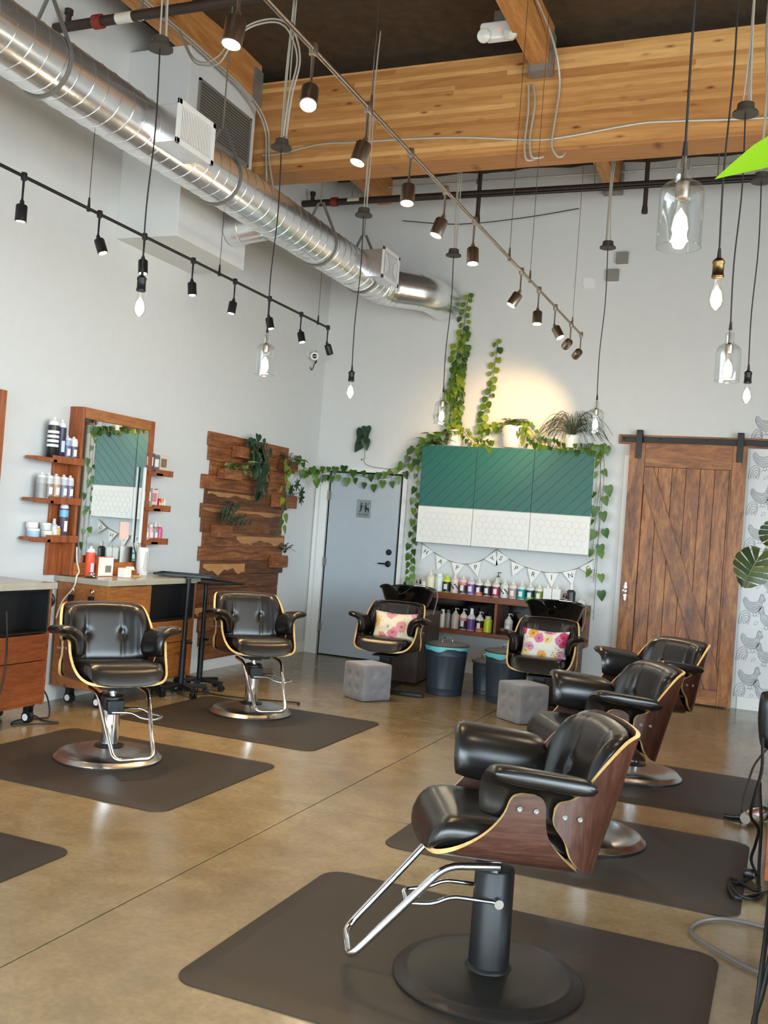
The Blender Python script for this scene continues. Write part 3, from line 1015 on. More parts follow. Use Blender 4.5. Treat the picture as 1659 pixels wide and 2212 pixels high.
for c in range(8):
    for q in range(8):
        cx = -0.305 + 0.29 * c
        cz = 0.30 + 0.36 * q
        if cx < 0.5:
            fill(HEN, cx, cz, 0.21)
            draw([HEN] + HLEG + HCOMB, cx, cz, 0.21, 0.0036)
            draw(HIN, cx, cz, 0.21, 0.0026)
        cx2 = -0.155 + 0.29 * c
        cz2 = 0.16 + 0.36 * q
        if cx2 < 0.5:
            fill(HEN, cx2, cz2 + 0.02, 0.21, -1)
            draw([HEN] + HLEG + HCOMB, cx2, cz2 + 0.02, 0.21, 0.0036, -1)
            draw(HIN, cx2, cz2 + 0.02, 0.21, 0.0026, -1)
        if c == 0:
            draw(TAIL, -0.385, 0.19 + 0.36 * q, 0.16, 0.0038, 1)
        draw([LEAFLET], cx + 0.03, cz - 0.165, 0.05, 0.0026)
o = wp.build('wallpaper', [M['wallpaper'], M['ink'], M['henfill']])
o['kind'] = 'structure'; o['label'] = 'white wallpaper printed with grey sketched hens'

# ================================================================== CEILING SERVICES
# spiral duct along the left wall
du = thing('spiral_duct', 'fat galvanised spiral duct running along the left wall', 'duct')
DX, DZ, DR = -4.20, 4.086, 0.19
path = [(DX, YF + 0.1, DZ), (DX, 9.40, DZ)]
mb = MB()
mb.tube(path, DR, 40)
# spiral seams
for s in range(1):
    pts = []
    y = YF + 0.1
    t = 0
    while y < 9.38:
        a = 2 * PI * t / 26
        pts.append((DX + (DR + 0.001) * math.cos(a), y, DZ + (DR + 0.001) * math.sin(a)))
        y += 0.128 / 26; t += 1
mb.tube(pts, 0.0032, 5, caps=False)
mb.build('duct_run', M['duct'], du)
mb = MB()
el = []
TH = R(50)
for j in range(9):
    a = TH * j / 8
    el.append((DX + 0.36 * (1 - math.cos(a)), 9.40 + 0.36 * math.sin(a), DZ))
e1 = Vector(el[-1]) + Vector((math.sin(TH), math.cos(TH), 0)) * 0.25
el.append(tuple(e1))
ctr = e1 + Vector((-math.cos(TH), math.sin(TH), 0)) * 0.30
for j in range(1, 9):
    a = TH * (1 - j / 8)
    el.append((ctr.x + 0.30 * math.cos(a), ctr.y - 0.30 * math.sin(a), DZ))
el = [p for p in el if p[1] < YB - 0.02]
el.append((el[-1][0] + 0.005, YB - 0.002, DZ))
mb.tube(el, DR + 0.003, 40, caps=False)
for q in (0, 2, 4, 6, 8, 9):
    p = Vector(el[q]); d = (Vector(el[q + 1]) - p).normalized()
    mb.tube([p - d * 0.008, p + d * 0.008], DR + 0.007, 40)
mb.build('elbow', M['duct'], du)
# short branch into the boxing
mb = MB()
mb.tube([(DX - 0.10, 7.24, DZ - 0.06), (-4.631, 7.24, DZ - 0.10)], 0.135, 32)
mb.tube([(-4.50, 7.24, DZ - 0.088), (-4.52, 7.24, DZ - 0.089)], 0.140, 32)
mb.build('branch', M['duct'], du)
for k, (y0, y1, z0, z1, open_) in enumerate(((5.29, 5.73, 3.93, 4.22, True), (8.77, 9.20, 3.965, 4.275, False))):
    mb = MB(); mb.box(DX + 0.05, -3.86, y0 + 0.03, y1 - 0.03, z0 + 0.02, z1 - 0.02)
    mb.build('register_box', M['duct'], du, 0.003)
    mb = MB()
    fw_ = 0.035
    mb.box(-3.862, -3.846, y0, y1, z0, z0 + fw_); mb.box(-3.862, -3.846, y0, y1, z1 - fw_, z1)
    mb.box(-3.862, -3.846, y0, y0 + fw_, z0, z1); mb.box(-3.862, -3.846, y1 - fw_, y1, z0, z1)
    nb = 20 if open_ else 0
    for i in range(nb):
        y = y0 + fw_ + (y1 - y0 - 2 * fw_) * (i + 0.5) / nb
        mb.bar((-3.853, y, z0 + fw_), (-3.853, y, z1 - fw_), 0.0042, 0.012, 0, (0, 1, 0))
    if not open_:
        mb.box(-3.866, -3.862, y0 + 0.02, y1 - 0.02, z0 + 0.02, z1 - 0.02)
        for a in (0.07, 0.10, 0.13):
            mb.box(-3.858, -3.848, y0 + a, y0 + a + 0.010, z0 + a * .6 + 0.02, z1 - a * .6 - 0.02)
            mb.box(-3.858, -3.848, y1 - a - 0.010, y1 - a, z0 + a * .6 + 0.02, z1 - a * .6 - 0.02)
    gr = mb.build('grille', M['white'], du, 0.002)
    mb = MB(); mb.box(-3.880, -3.878, y0 + 0.032, y1 - 0.032, z0 + 0.03, z1 - 0.03)
    mb.build('grille_void', M['blackmetal'], gr)
for y in (4.45, 6.35, 8.05, 9.05):
    mb = MB()
    pts = [(DX - 0.02, y, DZ + DR + 0.20)] + [(DX + (DR + 0.004) * math.cos(R(a)), y, DZ + (DR + 0.004) * math.sin(R(a))) for a in range(145, 396, 12)] + [(DX + 0.02, y, DZ + DR + 0.20)]
    mb.ribbon(pts, 0.028, (0, 1, 0))
    n0 = len(pts)
    for a, c in zip(pts[:-1], pts[1:]):
        mb.bar(a, c, 0.003, 0.028, 0, (0, 1, 0))
    mb.tube([(DX, y, DZ + DR + 0.19), (DX, y, ZC)], 0.006, 8)
    mb.build('hanging_strap', M['zinc'], du)

gl = thing('return_air_grille', 'dusty mesh return air grille on the plaster box', 'grille')
mb = MB()
mb.box(-4.629, -4.622, 6.62, 7.40, 4.62, 5.01)
mb.build('mesh_panel', plain('grey_mesh', S(84, 80, 74), 0.7, 0.2), gl)
mb = MB()
for i in range(17):
    z = 4.63 + 0.38 * i / 16
    mb.box(-4.622, -4.616, 6.62, 7.40, z - 0.004, z + 0.004)
for a in ((6.60, 6.62, 4.60, 5.03), (7.40, 7.42, 4.60, 5.03), (6.60, 7.42, 4.60, 4.62), (6.60, 7.42, 5.01, 5.03)):
    mb.box(-4.629, -4.612, *a)
mb.build('louvre', M['jbox'], gl)

# sprinkler pipes
for k, (y, z0, z1) in enumerate(((5.60, 5.0, 5.0), (9.57, 5.03, 4.97))):
    sp = thing('sprinkler_pipe', ['dark steel sprinkler pipe crossing above the duct near the camera', 'dark steel sprinkler pipe crossing beyond the big beam'][k], 'pipe')
    mb = MB(); mb.tube([(XL + 0.005, y, z0), (XR - 0.01, y, z1)], 0.036, 16); mb.build('pipe', M['steelpipe'], sp)
    mb = MB(); mb.tube([(-4.86, y, z0), (-4.79, y, z0)], 0.050, 14); mb.tube([(-4.825, y - 0.06, z0), (-4.825, y + 0.06, z0)], 0.014, 8); mb.build('coupling', M['red'], sp)
    mb = MB(); mb.tube([(-5.10, y, z0 + 0.02), (-5.10, y, z0 + 0.12)], 0.022, 10); mb.tube([(-5.10, y, z0 + 0.09), (-5.10, y, z0 + 0.125)], 0.032, 10); mb.build('cap', M['steelpipe'], sp)
    mb = MB(); mb.tube([(-4.66, y, z0), (-4.52, y, z0)], 0.0375, 16); mb.build('pipe_label', M['whitecable'], sp)
    if k == 1:
        for x in (-3.18, -1.50, -0.35):
            mb = MB()
            mb.tube([(x, y, 5.58), (x, y, z1 - 0.20)], 0.022, 10)
            mb.lathe([(0.0, -0.03), (0.03, -0.025), (0.03, 0), (0.024, 0.05)], (x, y, z1 - 0.22), 12)
            mb.build('drop', M['steelpipe'], sp)
        mb = MB(); mb.tube([(-3.5, y - 0.02, 4.99), (XR - 0.01, y - 0.06, 4.94)], 0.016, 8); mb.build('side_line', M['blackmetal'], sp)
        for x in (-4.62, -2.0, -0.85):
            mb = MB(); mb.tube([(x, y, 5.0), (x, y, ZC)], 0.006, 6); mb.build('hanger_rod', M['zinc'], sp)
    else:
        for x in (-4.45, -2.2):
            mb = MB(); mb.tube([(x, y, 5.0), (x, y, ZC)], 0.007, 6); mb.tube([(x + 0.042 * math.cos(R(a)), y, 5.0 + 0.042 * math.sin(R(a))) for a in range(0, 361, 30)], 0.006, 6); mb.build('hanger_rod', M['zinc'], sp)

# long straight conduit near the back wall
co = thing('electrical_conduit', 'thin shiny steel conduit running level across the back wall', 'conduit')
mb = MB(); mb.tube([(-4.83, YB - 0.12, 5.43), (-1.6, YB - 0.12, 5.42), (XR - 0.02, YB - 0.12, 5.43)], 0.011, 8)
mb.tube(smooth_path([(-4.83, YB - 0.12, 5.43), (-4.87, YB - 0.12, 5.45), (-4.88, YB - 0.12, 5.57)], 4), 0.011, 8)
mb.build('tube', M['conduit'], co)
for x in (-3.45, -1.20):
    mb = MB(); mb.tube([(x, YB - 0.12, 5.39), (x, YB - 0.12, 5.57)], 0.005, 6); mb.box(x - 0.012, x + 0.012, YB - 0.135, YB - 0.105, 5.40, 5.45); mb.build('clip', M['zinc'], co)

# wavy conduits on the face of the great beam
fb = 7.535
flex = [('flexible_conduit', 'pale flexible conduit wandering along the face of the beam', [(-4.55, fb, 4.745), (-4.39, fb, 4.744), (-3.98, fb, 4.80), (-3.68, fb, 4.79), (-3.17, fb, 4.778), (-2.68, fb, 4.75), (-2.09, fb, 4.682), (-1.83, fb, 4.684), (-1.30, fb, 4.737), (-1.03, fb, 4.735), (-0.35, fb, 4.70), (0.5, fb, 4.70)]),
        ('flexible_conduit', 'left one of two flexible conduits looping below the middle joist hanger', [(-2.16, fb, 5.13), (-2.14, fb - 0.02, 4.9), (-2.15, fb - 0.02, 4.65), (-2.13, fb - 0.02, 4.53), (-2.09, fb, 4.52), (-2.05, fb + 0.06, 4.57)]),
        ('flexible_conduit', 'right one of two flexible conduits looping below the middle joist hanger', [(-2.12, fb, 5.13), (-2.09, fb - 0.02, 4.95), (-2.11, fb - 0.02, 4.70), (-2.09, fb - 0.02, 4.55), (-2.04, fb - 0.01, 4.53), (-2.00, fb + 0.02, 4.55)]),
        ('flexible_conduit', 'flexible conduit bent down from the middle purlin over the beam', [(-1.958, 5.6, 5.42), (-1.955, 6.6, 5.44), (-1.93, 7.3, 5.36), (-1.90, fb - 0.03, 5.12), (-1.92, fb - 0.02, 4.8), (-1.93, fb - 0.02, 4.62), (-1.88, fb - 0.02, 4.53), (-1.84, fb - 0.01, 4.53), (-1.83, fb + 0.02, 4.57)])]
for nm, lb, pts in flex:
    mb = MB(); mb.tube(smooth_path(pts, 6), 0.009, 8)
    tag(mb.build(nm, M['conduit']), lb, 'conduit', None)
for k, dz in enumerate((0.0, 0.03)):
    mb = MB()
    mb.tube(smooth_path([(-4.60 + dz, 4.2, 5.24), (-4.60 + dz, 5.6, 5.22), (-4.58 + dz, 6.6, 5.20), (-4.56 + dz, 7.25, 5.14), (-4.53 + dz, 7.50, 4.98), (-4.50 + dz, 7.52, 4.7), (-4.47 + dz * 2, 7.52, 4.45), (-4.42 + dz, 7.50, 4.30)], 6), 0.008, 8)
    tag(mb.build('flexible_conduit', M['conduit']), ['outer', 'inner'][k] + ' of two grey conduits bending down past the grille to the duct', 'conduit')
for k, d in enumerate((0.0, 0.022)):
    mb = MB()
    mb.tube(smooth_path([(-3.35 + d, 5.80, 4.125), (-3.33 + d, 5.8, 4.4), (-3.30 + d, 5.82, 4.65), (-3.37 + d, 5.82, 4.84 + d), (-3.47, 5.82, 4.93 + d), (-3.62, 5.82, 4.94 + d), (-3.75, 5.82, 4.90 + d), (-3.84 - d, 5.82, 4.81 + d), (-3.94 - d, 5.85 + d, 4.72 + 3 * d), (-4.09, 5.9, 4.74 + d), (-4.28, 6.0, 4.85 + d), (-4.58, 6.2 + d, 5.225)], 6), 0.0065, 8)
    tag(mb.build('flexible_conduit', M['conduit']), ['lower', 'upper'][k] + ' of two white conduits arching from a pendant canopy to the left purlin', 'conduit')
mb = MB()
mb.tube(smooth_path([(-4.3, YB - 0.15, 5.02), (-3.6, YB - 0.2, 4.93), (-2.9, YB - 0.15, 4.98), (-2.3, YB - 0.12, 5.06)], 6), 0.005, 6)
tag(mb.build('loose_cable', M['cable']), 'thin black cable sagging beneath the far sprinkler pipe', 'cable')

# emergency light
em = thing('emergency_light', 'white twin-head emergency light hung beside the middle purlin', 'emergency light')
mb = MB(); mb.box(-2.31, -2.20, 7.0, 7.08, 5.37, 5.47); mb.bar((-2.20, 7.04, 5.44), (-2.13, 7.04, 5.44), 0.02, 0.03)
mb.build('junction_box', M['zinc'], em, 0.003)
mb = MB()
mb.prism([(-0.15, 0.045), (-0.14, 0.065), (0.14, 0.065), (0.15, 0.045), (0.15, 0.0), (0.10, -0.065), (-0.10, -0.065), (-0.15, 0.0)], -0.04, 0.04, 0, on_back(-2.255, 7.0, 5.305))
mb.build('housing', M['white'], em, 0.012, 3)
for sx in (-1, 1):
    mb = MB()
    A = Matrix.Translation((-2.255 + sx * 0.11, 6.965, 5.265)) @ Matrix.Rotation(R(sx * 25), 4, 'Y') @ Matrix.Rotation(R(115), 4, 'X')
    mb.lathe([(0.02, -0.03), (0.045, 0.0), (0.052, 0.035), (0.048, 0.05), (0.0, 0.058)], n=20, mat=A)
    mb.build('lamp_head', M['glass'] if False else plain('frosted_lamp', S(206, 204, 196), 0.2), em)
mb = MB(); mb.lathe([(0.006, 0), (0.006, 0.003), (0, 0.004)], n=8, mat=on_back(-2.255, 6.959, 5.305)); mb.build('indicator', M['redled'], em)

# electrical boxes on the back wall
for k, (x0, x1, z0, z1, dp, m) in enumerate(((-1.885, -1.765, 4.48, 4.60, 0.05, 'jbox'), (-1.975, -1.85, 4.30, 4.42, 0.05, 'jbox'), (-2.225, -2.10, 4.235, 4.35, 0.008, 'white'))):
    b = thing('junction_box' if k < 2 else 'cover_plate', ['upper grey junction box high on the back wall', 'lower grey junction box high on the back wall beside a pendant cord', 'white square blank cover plate high on the back wall'][k], 'box' if k < 2 else 'plate')
    mb = MB(); mb.box(x0, x1, YB - dp, YB, z0, z1); mb.build('box', M[m], b, 0.003)
    mb = MB()
    for sx, sz in ((x0 + 0.012, z0 + 0.012), (x1 - 0.012, z1 - 0.012)):
        mb.lathe([(0.005, 0), (0.005, 0.002), (0, 0.003)], n=8, mat=on_back(sx, YB - dp, sz))
    mb.build('screw', M['zinc'], b)

# security camera on the left wall
sc_ = thing('security_camera', 'small white security camera with dangling wire on the left wall', 'camera')
mb = MB(); mb.lathe([(0.045, 0), (0.045, 0.012), (0.018, 0.02), (0.016, 0.05)], n=20, mat=on_left(XL, 10.0, 3.44)); mb.build('bracket', M['white'], sc_)
A = Matrix.Translation((-5.15, 10.0, 3.42)) @ Matrix.Rotation(R(28), 4, 'Z') @ Matrix.Rotation(R(100), 4, 'X')
mb = MB(); mb.lathe([(0.045, -0.05), (0.05, 0.02), (0.05, 0.07), (0.044, 0.08)], n=24, mat=A); bdy = mb.build('camera_body', M['white'], sc_)
mb = MB(); mb.lathe([(0.026, 0.078), (0.026, 0.086), (0.014, 0.09), (0, 0.09)], n=18, mat=A); mb.build('lens', M['glossblack'], bdy)
mb = MB(); mb.tube(smooth_path([(-5.17, 10.03, 3.42), (-5.19, 10.12, 3.36), (-5.20, 10.16, 3.42), (-5.20, 10.12, 3.50)], 6), 0.006, 6); mb.tube(smooth_path([(-5.19, 10.1, 3.36), (-5.2, 10.06, 3.27), (-5.21, 10.03, 3.30)], 5), 0.005, 6); mb.build('wire', M['cable'], sc_)

# ================================================================== TRACK LIGHTING
ZT = 3.41
CAMR = Vector((0.924, 0.383, 0)); CAMT = Vector((0.383, -0.924, 0))


def track(name_label, x, y0, y1, wires, mat):
    t = thing('light_track', name_label, 'light track')
    mb = MB(); mb.tube([(x, y0, ZT), (x, y1, ZT)], 0.0105, 10); mb.build('rail', mat, t)
    for y, ztop in wires:
        mb = MB(); mb.tube([(x, y, ZT), (x, y, ztop)], 0.0022, 5); mb.tube([(x, y, ZT - 0.018), (x, y, ZT + 0.07)], [0.012, 0.006], 8); mb.build('suspension_wire', mat, t)


track('black light track hung in front of the left wall', -4.25, 1.0, 8.52, [(2.4, 3.9), (4.98, 3.9), (6.53, 3.9), (8.27, 3.9)], M['blackmetal'])
track('bronze light track running down the middle of the room', -1.88, 1.2, 8.90, [(2.6, 5.5), (4.02, 5.5), (6.40, 5.5), (6.97, 5.5), (8.48, 5.5)], M['nickel'])


def spot_lamp(x, y, a, b, mat, label, group, lit=True, target=None, power=1.0, big=1.0, stem=0.14):
    t = thing('track_spotlight', label, 'spotlight', (x, y, ZT), 0, group)
    d = (Vector((0, 0, -1)) + CAMR * a + CAMT * b).normalized()
    if target is not None:
        d = (Vector(target) - Vector((x, y, ZT - stem - 0.05))).normalized()
    mb = MB()
    mb.lathe([(0.017, -0.022), (0.019, 0.0), (0.017, 0.022)], n=12)
    mb.tube([(0, 0, -0.015), (0, 0, -stem + 0.015), (0, 0, -stem - 0.005)], [0.0075, 0.0060, 0.009], 8)
    mb.build('stem', mat, t)
    q = Vector((0, 0, 1)).rotation_difference(d).to_matrix().to_4x4()
    A = Matrix.Translation((0, 0, -stem - 0.005)) @ q
    mb = MB()
    rr = 0.033 * big
    mb.lathe([(0.012, -0.004), (0.014, 0.018), (rr - 0.004, 0.022), (rr, 0.028), (rr, 0.118), (rr - 0.004, 0.12), (rr - 0.005, 0.108), (0.0, 0.106)], n=22, mat=A)
    mb.build('shade', mat, t)
    if lit:
        mb = MB(); mb.lathe([(rr - 0.005, 0.110), (rr - 0.009, 0.117), (0, 0.119)], n=18, mat=A); mb.build('lens', M['spotface'], t)
        ld = D.lights.new('spot_beam', 'SPOT')
        ld.energy = SPOT * power; ld.color = WARM if target is None else (1.0, 0.58, 0.22); ld.spot_size = R(62 if target is None else 50); ld.spot_blend = 0.9; ld.shadow_soft_size = 0.03
        lo = D.objects.new('spot_beam', ld)
        COL.objects.link(lo)
        lo.parent = t
        lo.matrix_local = A @ Matrix.Translation((0, 0, 0.125)) @ Matrix.Rotation(PI, 4, 'X')
    return t


ordn = ['nearest', 'second', 'third', 'fourth', 'fifth', 'sixth', 'seventh', 'eighth', 'ninth', 'tenth', 'eleventh', 'twelfth']
L_ = [(4.41, 0.0, 0.0), (5.09, 0.4, 0.1), (5.57, 0.1, 0.15), (6.17, 0.12, 0.1), (6.77, -0.10, 0.1), (7.34, 0.25, 0.1), (7.93, 0.25, 0.2), (8.49, 0.35, -0.5)]
for i, (y, a, b) in enumerate(L_):
    lit = i < 7
    spot_lamp(-4.25, y, a, b, M['blackmetal'], '%s %s black spotlight, counted from the left picture edge, on the left track' % (ordn[i], 'lit' if lit else 'unlit end') if i else 'black spotlight on the left track closest to the left picture edge', 'black spotlights on the left track', lit)
R_ = [(2.88, -0.1, 0.15, None), (3.44, 0.02, 0.55, None), (3.99, -0.25, 0.15, None), (4.53, 0.0, 0.2, None), (5.07, -0.32, 0.1, None), (5.61, 0.05, 0.15, None),
      (6.73, -0.55, 0.05, None), (7.26, 0.0, 0.15, None), (7.82, 0.5, 0.3, None), (8.44, 0, 0, (-3.10, 10.40, 2.62)), (8.88, 0, 0, (-2.85, 10.40, 2.68))]
for i, (y, a, b, tg) in enumerate(R_):
    spot_lamp(-1.88, y, a, b, M['nickel'], '%s bronze spotlight from the camera along the middle track' % ordn[i], 'bronze spotlights on the middle track', True, tg, 1.0 if tg is None else 1.2, 1.1)

# ================================================================== PENDANTS
ST = [(0.013, 0.0), (0.014, 0.012), (0.018, 0.03), (0.025, 0.055), (0.031, 0.082), (0.032, 0.098), (0.028, 0.118), (0.016, 0.134), (0.0, 0.139)]
BOT = [(0.0255, 0.0), (0.0255, 0.045), (0.03, 0.058), (0.055, 0.073), (0.066, 0.088), (0.069, 0.105), (0.0695, 0.27)]


def pendant(x, y, zc, zb, kind, label, sway=0.0, sockmat='blackmetal', rods=3):
    """zc underside of canopy, zb bottom of bulb or shade"""
    t = thing('pendant_lamp', label, 'pendant lamp', (x, y, zc), 0, 'pendant lamps with filament bulbs')
    mb = MB()
    mb.lathe([(0.072, 0.0), (0.070, 0.012), (0.050, 0.022), (0.046, 0.06), (0.0, 0.062)], n=26)
    mb.build('canopy', M['zinc'] if False else plain('bronze_canopy', S(74, 70, 62), 0.5, 0.4), t)
    rn = random.Random(int((x + 9) * 100 + y * 10))
    for k in range(rods):
        dx, dy = rn.uniform(-0.03, 0.03), rn.uniform(-0.03, 0.03)
        mb = MB()
        h = ZC - zc - 0.01
        mb.tube(smooth_path([(dx, dy, 0.055), (dx * 0.6 + rn.uniform(-.015, .015), dy * .5, h * 0.35), (dx + rn.uniform(-.02, .02), dy, h * 0.7), (dx * 1.3, dy, h)], 4), 0.0048, 7)
        mb.build('support_conduit', M['conduit'], t)
    top = zb - zc + (0.139 if kind == 'bulb' else 0.27)       # bottom of socket (bulb) / top of shade
    body = top + (0.085 if kind == 'bulb' else 0.02)
    mb = MB()
    mb.tube(smooth_path([(0, 0, 0.0), (sway, 0.0, body * 0.35), (-sway * 0.6, 0, body * 0.7), (0, 0, body)], 6), 0.0042, 7)
    mb.tube([(0, 0, body + 0.045), (0, 0, body - 0.002)], [0.006, 0.010], 8)
    mb.build('cord', M['cable'], t)
    if kind == 'bulb':
        mb = MB()
        mb.lathe([(0.024, 0.0), (0.0265, 0.004), (0.0265, 0.012), (0.024, 0.016), (0.024, 0.060), (0.0265, 0.064), (0.026, 0.074), (0.016, 0.085), (0.0, 0.087)], (0, 0, top), 22)
        mb.build('socket', M[sockmat], t)
        bt = top
    else:
        mb = MB()
        prof = [(r, -z) for r, z in BOT]
        inner = [(r - 0.003, -z) for r, z in BOT][::-1]
        vs = prof + inner
        mb.lathe([(r, z) for r, z in vs][::-1], (0, 0, top + 0.0), 30)
        # rounded rim, open bottom
        mb.tube([(0.068 * math.cos(R(a)), 0.068 * math.sin(R(a)), top - 0.27) for a in range(0, 360, 12)], 0.0022, 6, 0, True)
        mb.build('shade', M['glass'], t)
        mb = MB()
        mb.lathe([(0.019, -0.115), (0.021, -0.10), (0.021, -0.065), (0.008, -0.055), (0.007, 0.02)], (0, 0, top), 18)
        mb.build('socket', M['nickel'], t)
        bt = top - 0.115
    mb = MB(); mb.lathe([(r, -z) for r, z in ST][::-1], (0, 0, bt), 20)
    bl = mb.build('bulb', M['bulbglass'], t)
    mb = MB(); mb.lathe([(0.0, -0.122), (0.016, -0.118), (0.025, -0.098), (0.019, -0.06), (0.0, -0.03)], (0, 0, bt), 12)
    mb.build('filament', M['filament'], bl)
    ld = D.lights.new('bulb_glow', 'POINT')
    ld.energy = BULB; ld.color = WARMB; ld.shadow_soft_size = 0.03
    lo = D.objects.new('bulb_glow', ld)
    COL.objects.link(lo)
    lo.parent = t
    lo.location = (0, 0, bt - 0.17)
    return t


pendant(-3.37, 4.42, 4.06, 2.58, 'bulb', 'bare bulb pendant hanging above the front left styling chair', 0.012)
pendant(-3.37, 5.82, 4.05, 2.50, 'bottle', 'glass bottle pendant in front of the second left chair', 0.012)
pendant(-3.37, 7.22, 4.04, 2.55, 'bulb', 'bare bulb pendant hanging before the restroom wall', 0.010)
pendant(-3.01, 8.45, 4.05, 2.51, 'bottle', 'glass bottle pendant in front of the climbing vine', 0.012)
pendant(-1.67, 8.75, 4.155, 2.51, 'bottle', 'glass bottle pendant right of the grassy plant', 0.012, 'blackmetal', 4)
pendant(-0.385, 3.17, 4.45, 2.475, 'bottle', 'largest glass bottle pendant nearest the camera at upper right', 0.004)
pendant(-0.365, 4.43, 4.10, 2.57, 'bulb', 'bare bulb pendant with brass socket at right', 0.008, 'brass')
pendant(-0.39, 5.80, 4.00, 2.49, 'bottle', 'glass bottle pendant at right between two bare bulbs', 0.010, 'blackmetal', 4)
pendant(-0.345, 7.14, 4.09, 2.56, 'bulb', 'farthest bare bulb pendant at the right picture edge', 0.010)

# ================================================================== CHAIR MATS
MATS = [(-1.79, -0.15, 2.77, 4.00, 'black rubber mat under the nearest right styling chair'),
        (-1.735, -0.10, 4.44, 5.62, 'black rubber mat under the middle right styling chair'),
        (-1.75, -0.08, 6.05, 7.24, 'black rubber mat under the far right styling chair'),
        (-4.46, -2.85, 4.23, 5.48, 'black rubber mat under the front left styling chair'),
        (-4.46, -2.855, 5.93, 7.17, 'black rubber mat under the second left styling chair'),
        (-4.46, -2.825, 2.35, 3.56, 'empty black rubber mat corner at the left picture edge')]
for x0, x1, y0, y1, lb in MATS:
    mb = MB()
    rings = [(0.0, 0.001), (0.0, 0.005), (0.035, 0.011), (0.075, 0.0165), (0.085, 0.017)]
    vs = []
    for ins, z in rings:
        vs += [(x, y, z) for x, y in rrect(x0 + ins, x1 - ins, y0 + ins, y1 - ins, max(0.02, 0.09 - ins), 6)]
    n = 28
    fs = [(i * n + j, i * n + (j + 1) % n, (i + 1) * n + (j + 1) % n, (i + 1) * n + j) for i in range(len(rings) - 1) for j in range(n)]
    fs += [tuple((len(rings) - 1) * n + j for j in range(n)), tuple(range(n))[::-1]]
    mb.add(vs, fs)
    tag(mb.build('anti_fatigue_mat', M['rubber'], None, 0, 2, 50), lb, 'mat', 'black salon mats')
MZ = 0.017

# ================================================================== STYLING CHAIRS (front towards -y)
TILT = Matrix.Translation((0, 0, 0.45)) @ Matrix.Rotation(R(-5), 4, 'X') @ Matrix.Translation((0, 0, -0.45))


def lerp_tab(tab, s):
    """tab rows (s, a, b, ...) linear interpolation"""
    for i in range(len(tab) - 1):
        if s <= tab[i + 1][0]:
            t = (s - tab[i][0]) / (tab[i + 1][0] - tab[i][0])
            t = t * t * (3 - 2 * t) if len(tab[i]) < 0 else t
            return [tab[i][k] * (1 - t) + tab[i + 1][k] * t for k in range(1, len(tab[i]))]
    return list(tab[-1][1:])


# half section of the seat shell from centre to arm tab: s, x, z, y_front, y_rear
SEAT = [(0.0, 0.000, 0.456, -0.276, 0.215), (0.18, 0.100, 0.457, -0.272, 0.216), (0.34, 0.180, 0.463, -0.260, 0.218), (0.44, 0.228, 0.477, -0.238, 0.210),
        (0.54, 0.260, 0.506, -0.192, 0.165), (0.64, 0.277, 0.548, -0.138, 0.112), (0.74, 0.285, 0.592, -0.098, 0.078), (0.85, 0.290, 0.640, -0.070, 0.064),
        (0.93, 0.292, 0.684, -0.058, 0.056), (0.975, 0.293, 0.702, -0.044, 0.042), (1.0, 0.2935, 0.710, -0.020, 0.018)]
# back shell plan from centre to arm tab: s, x, y, z_low, z_high
BACK = [(0.0, 0.000, 0.285, 0.470, 0.940), (0.16, 0.090, 0.283, 0.470, 0.938), (0.30, 0.170, 0.274, 0.472, 0.935), (0.40, 0.224, 0.256, 0.474, 0.928),
        (0.48, 0.258, 0.228, 0.480, 0.905), (0.57, 0.278, 0.190, 0.498, 0.832), (0.67, 0.288, 0.155, 0.530, 0.752), (0.78, 0.293, 0.134, 0.572, 0.714),
        (0.90, 0.294, 0.108, 0.605, 0.700), (0.96, 0.294, 0.095, 0.622, 0.690), (1.0, 0.294, 0.088, 0.642, 0.674)]
LEAN = math.tan(R(11))


def seat_pt(a, t):
    s = abs(a)
    x, z, y0, y1 = lerp_tab(SEAT, s)
    return TILT @ Vector((math.copysign(x, a) if a else 0, y0 + (y1 - y0) * t, z))


def back_pt(a, t):
    s = abs(a)
    x, y, z0, z1 = lerp_tab(BACK, s)
    z = z0 + (z1 - z0) * t
    k = max(0.0, 1 - max(0, s - 0.4) / 0.5)
    return TILT @ Vector((math.copysign(x, a) if a else 0, y + (z - 0.47) * LEAN * k, z))


def par(rows):
    v = sorted(set([-r[0] for r in rows] + [r[0] for r in rows] + [(-1 + 2 * i / 30) for i in range(31)]))
    out = [v[0]]
    for q in v[1:]:
        if q - out[-1] > 0.012:
            out.append(q)
    return out


def smooth_tab(tab, n=5):
    pts = [tuple(r) for r in tab]
    out = []
    for i in range(len(pts) - 1):
        p0, p1, p2, p3 = pts[max(i - 1, 0)], pts[i], pts[i + 1], pts[min(i + 2, len(pts) - 1)]
        for j in range(n):
            t = j / n
            out.append(tuple(0.5 * ((2 * b) + (c - a) * t + (2 * a - 5 * b + 4 * c - d) * t * t + (3 * b - a - 3 * c + d) * t ** 3) if k else p1[0] + (p2[0] - p1[0]) * t for k, (a, b, c, d) in enumerate(zip(p0, p1, p2, p3))))
    out.append(pts[-1])
    return out


SEAT = smooth_tab(SEAT, 3)
BACK = smooth_tab(BACK, 3)


def shell_sheet(fn, tab):
    A = [-r[0] for r in tab[::-1]] + [r[0] for r in tab[1:]]
    return [[fn(a, t / 8) for t in range(9)] for a in A]


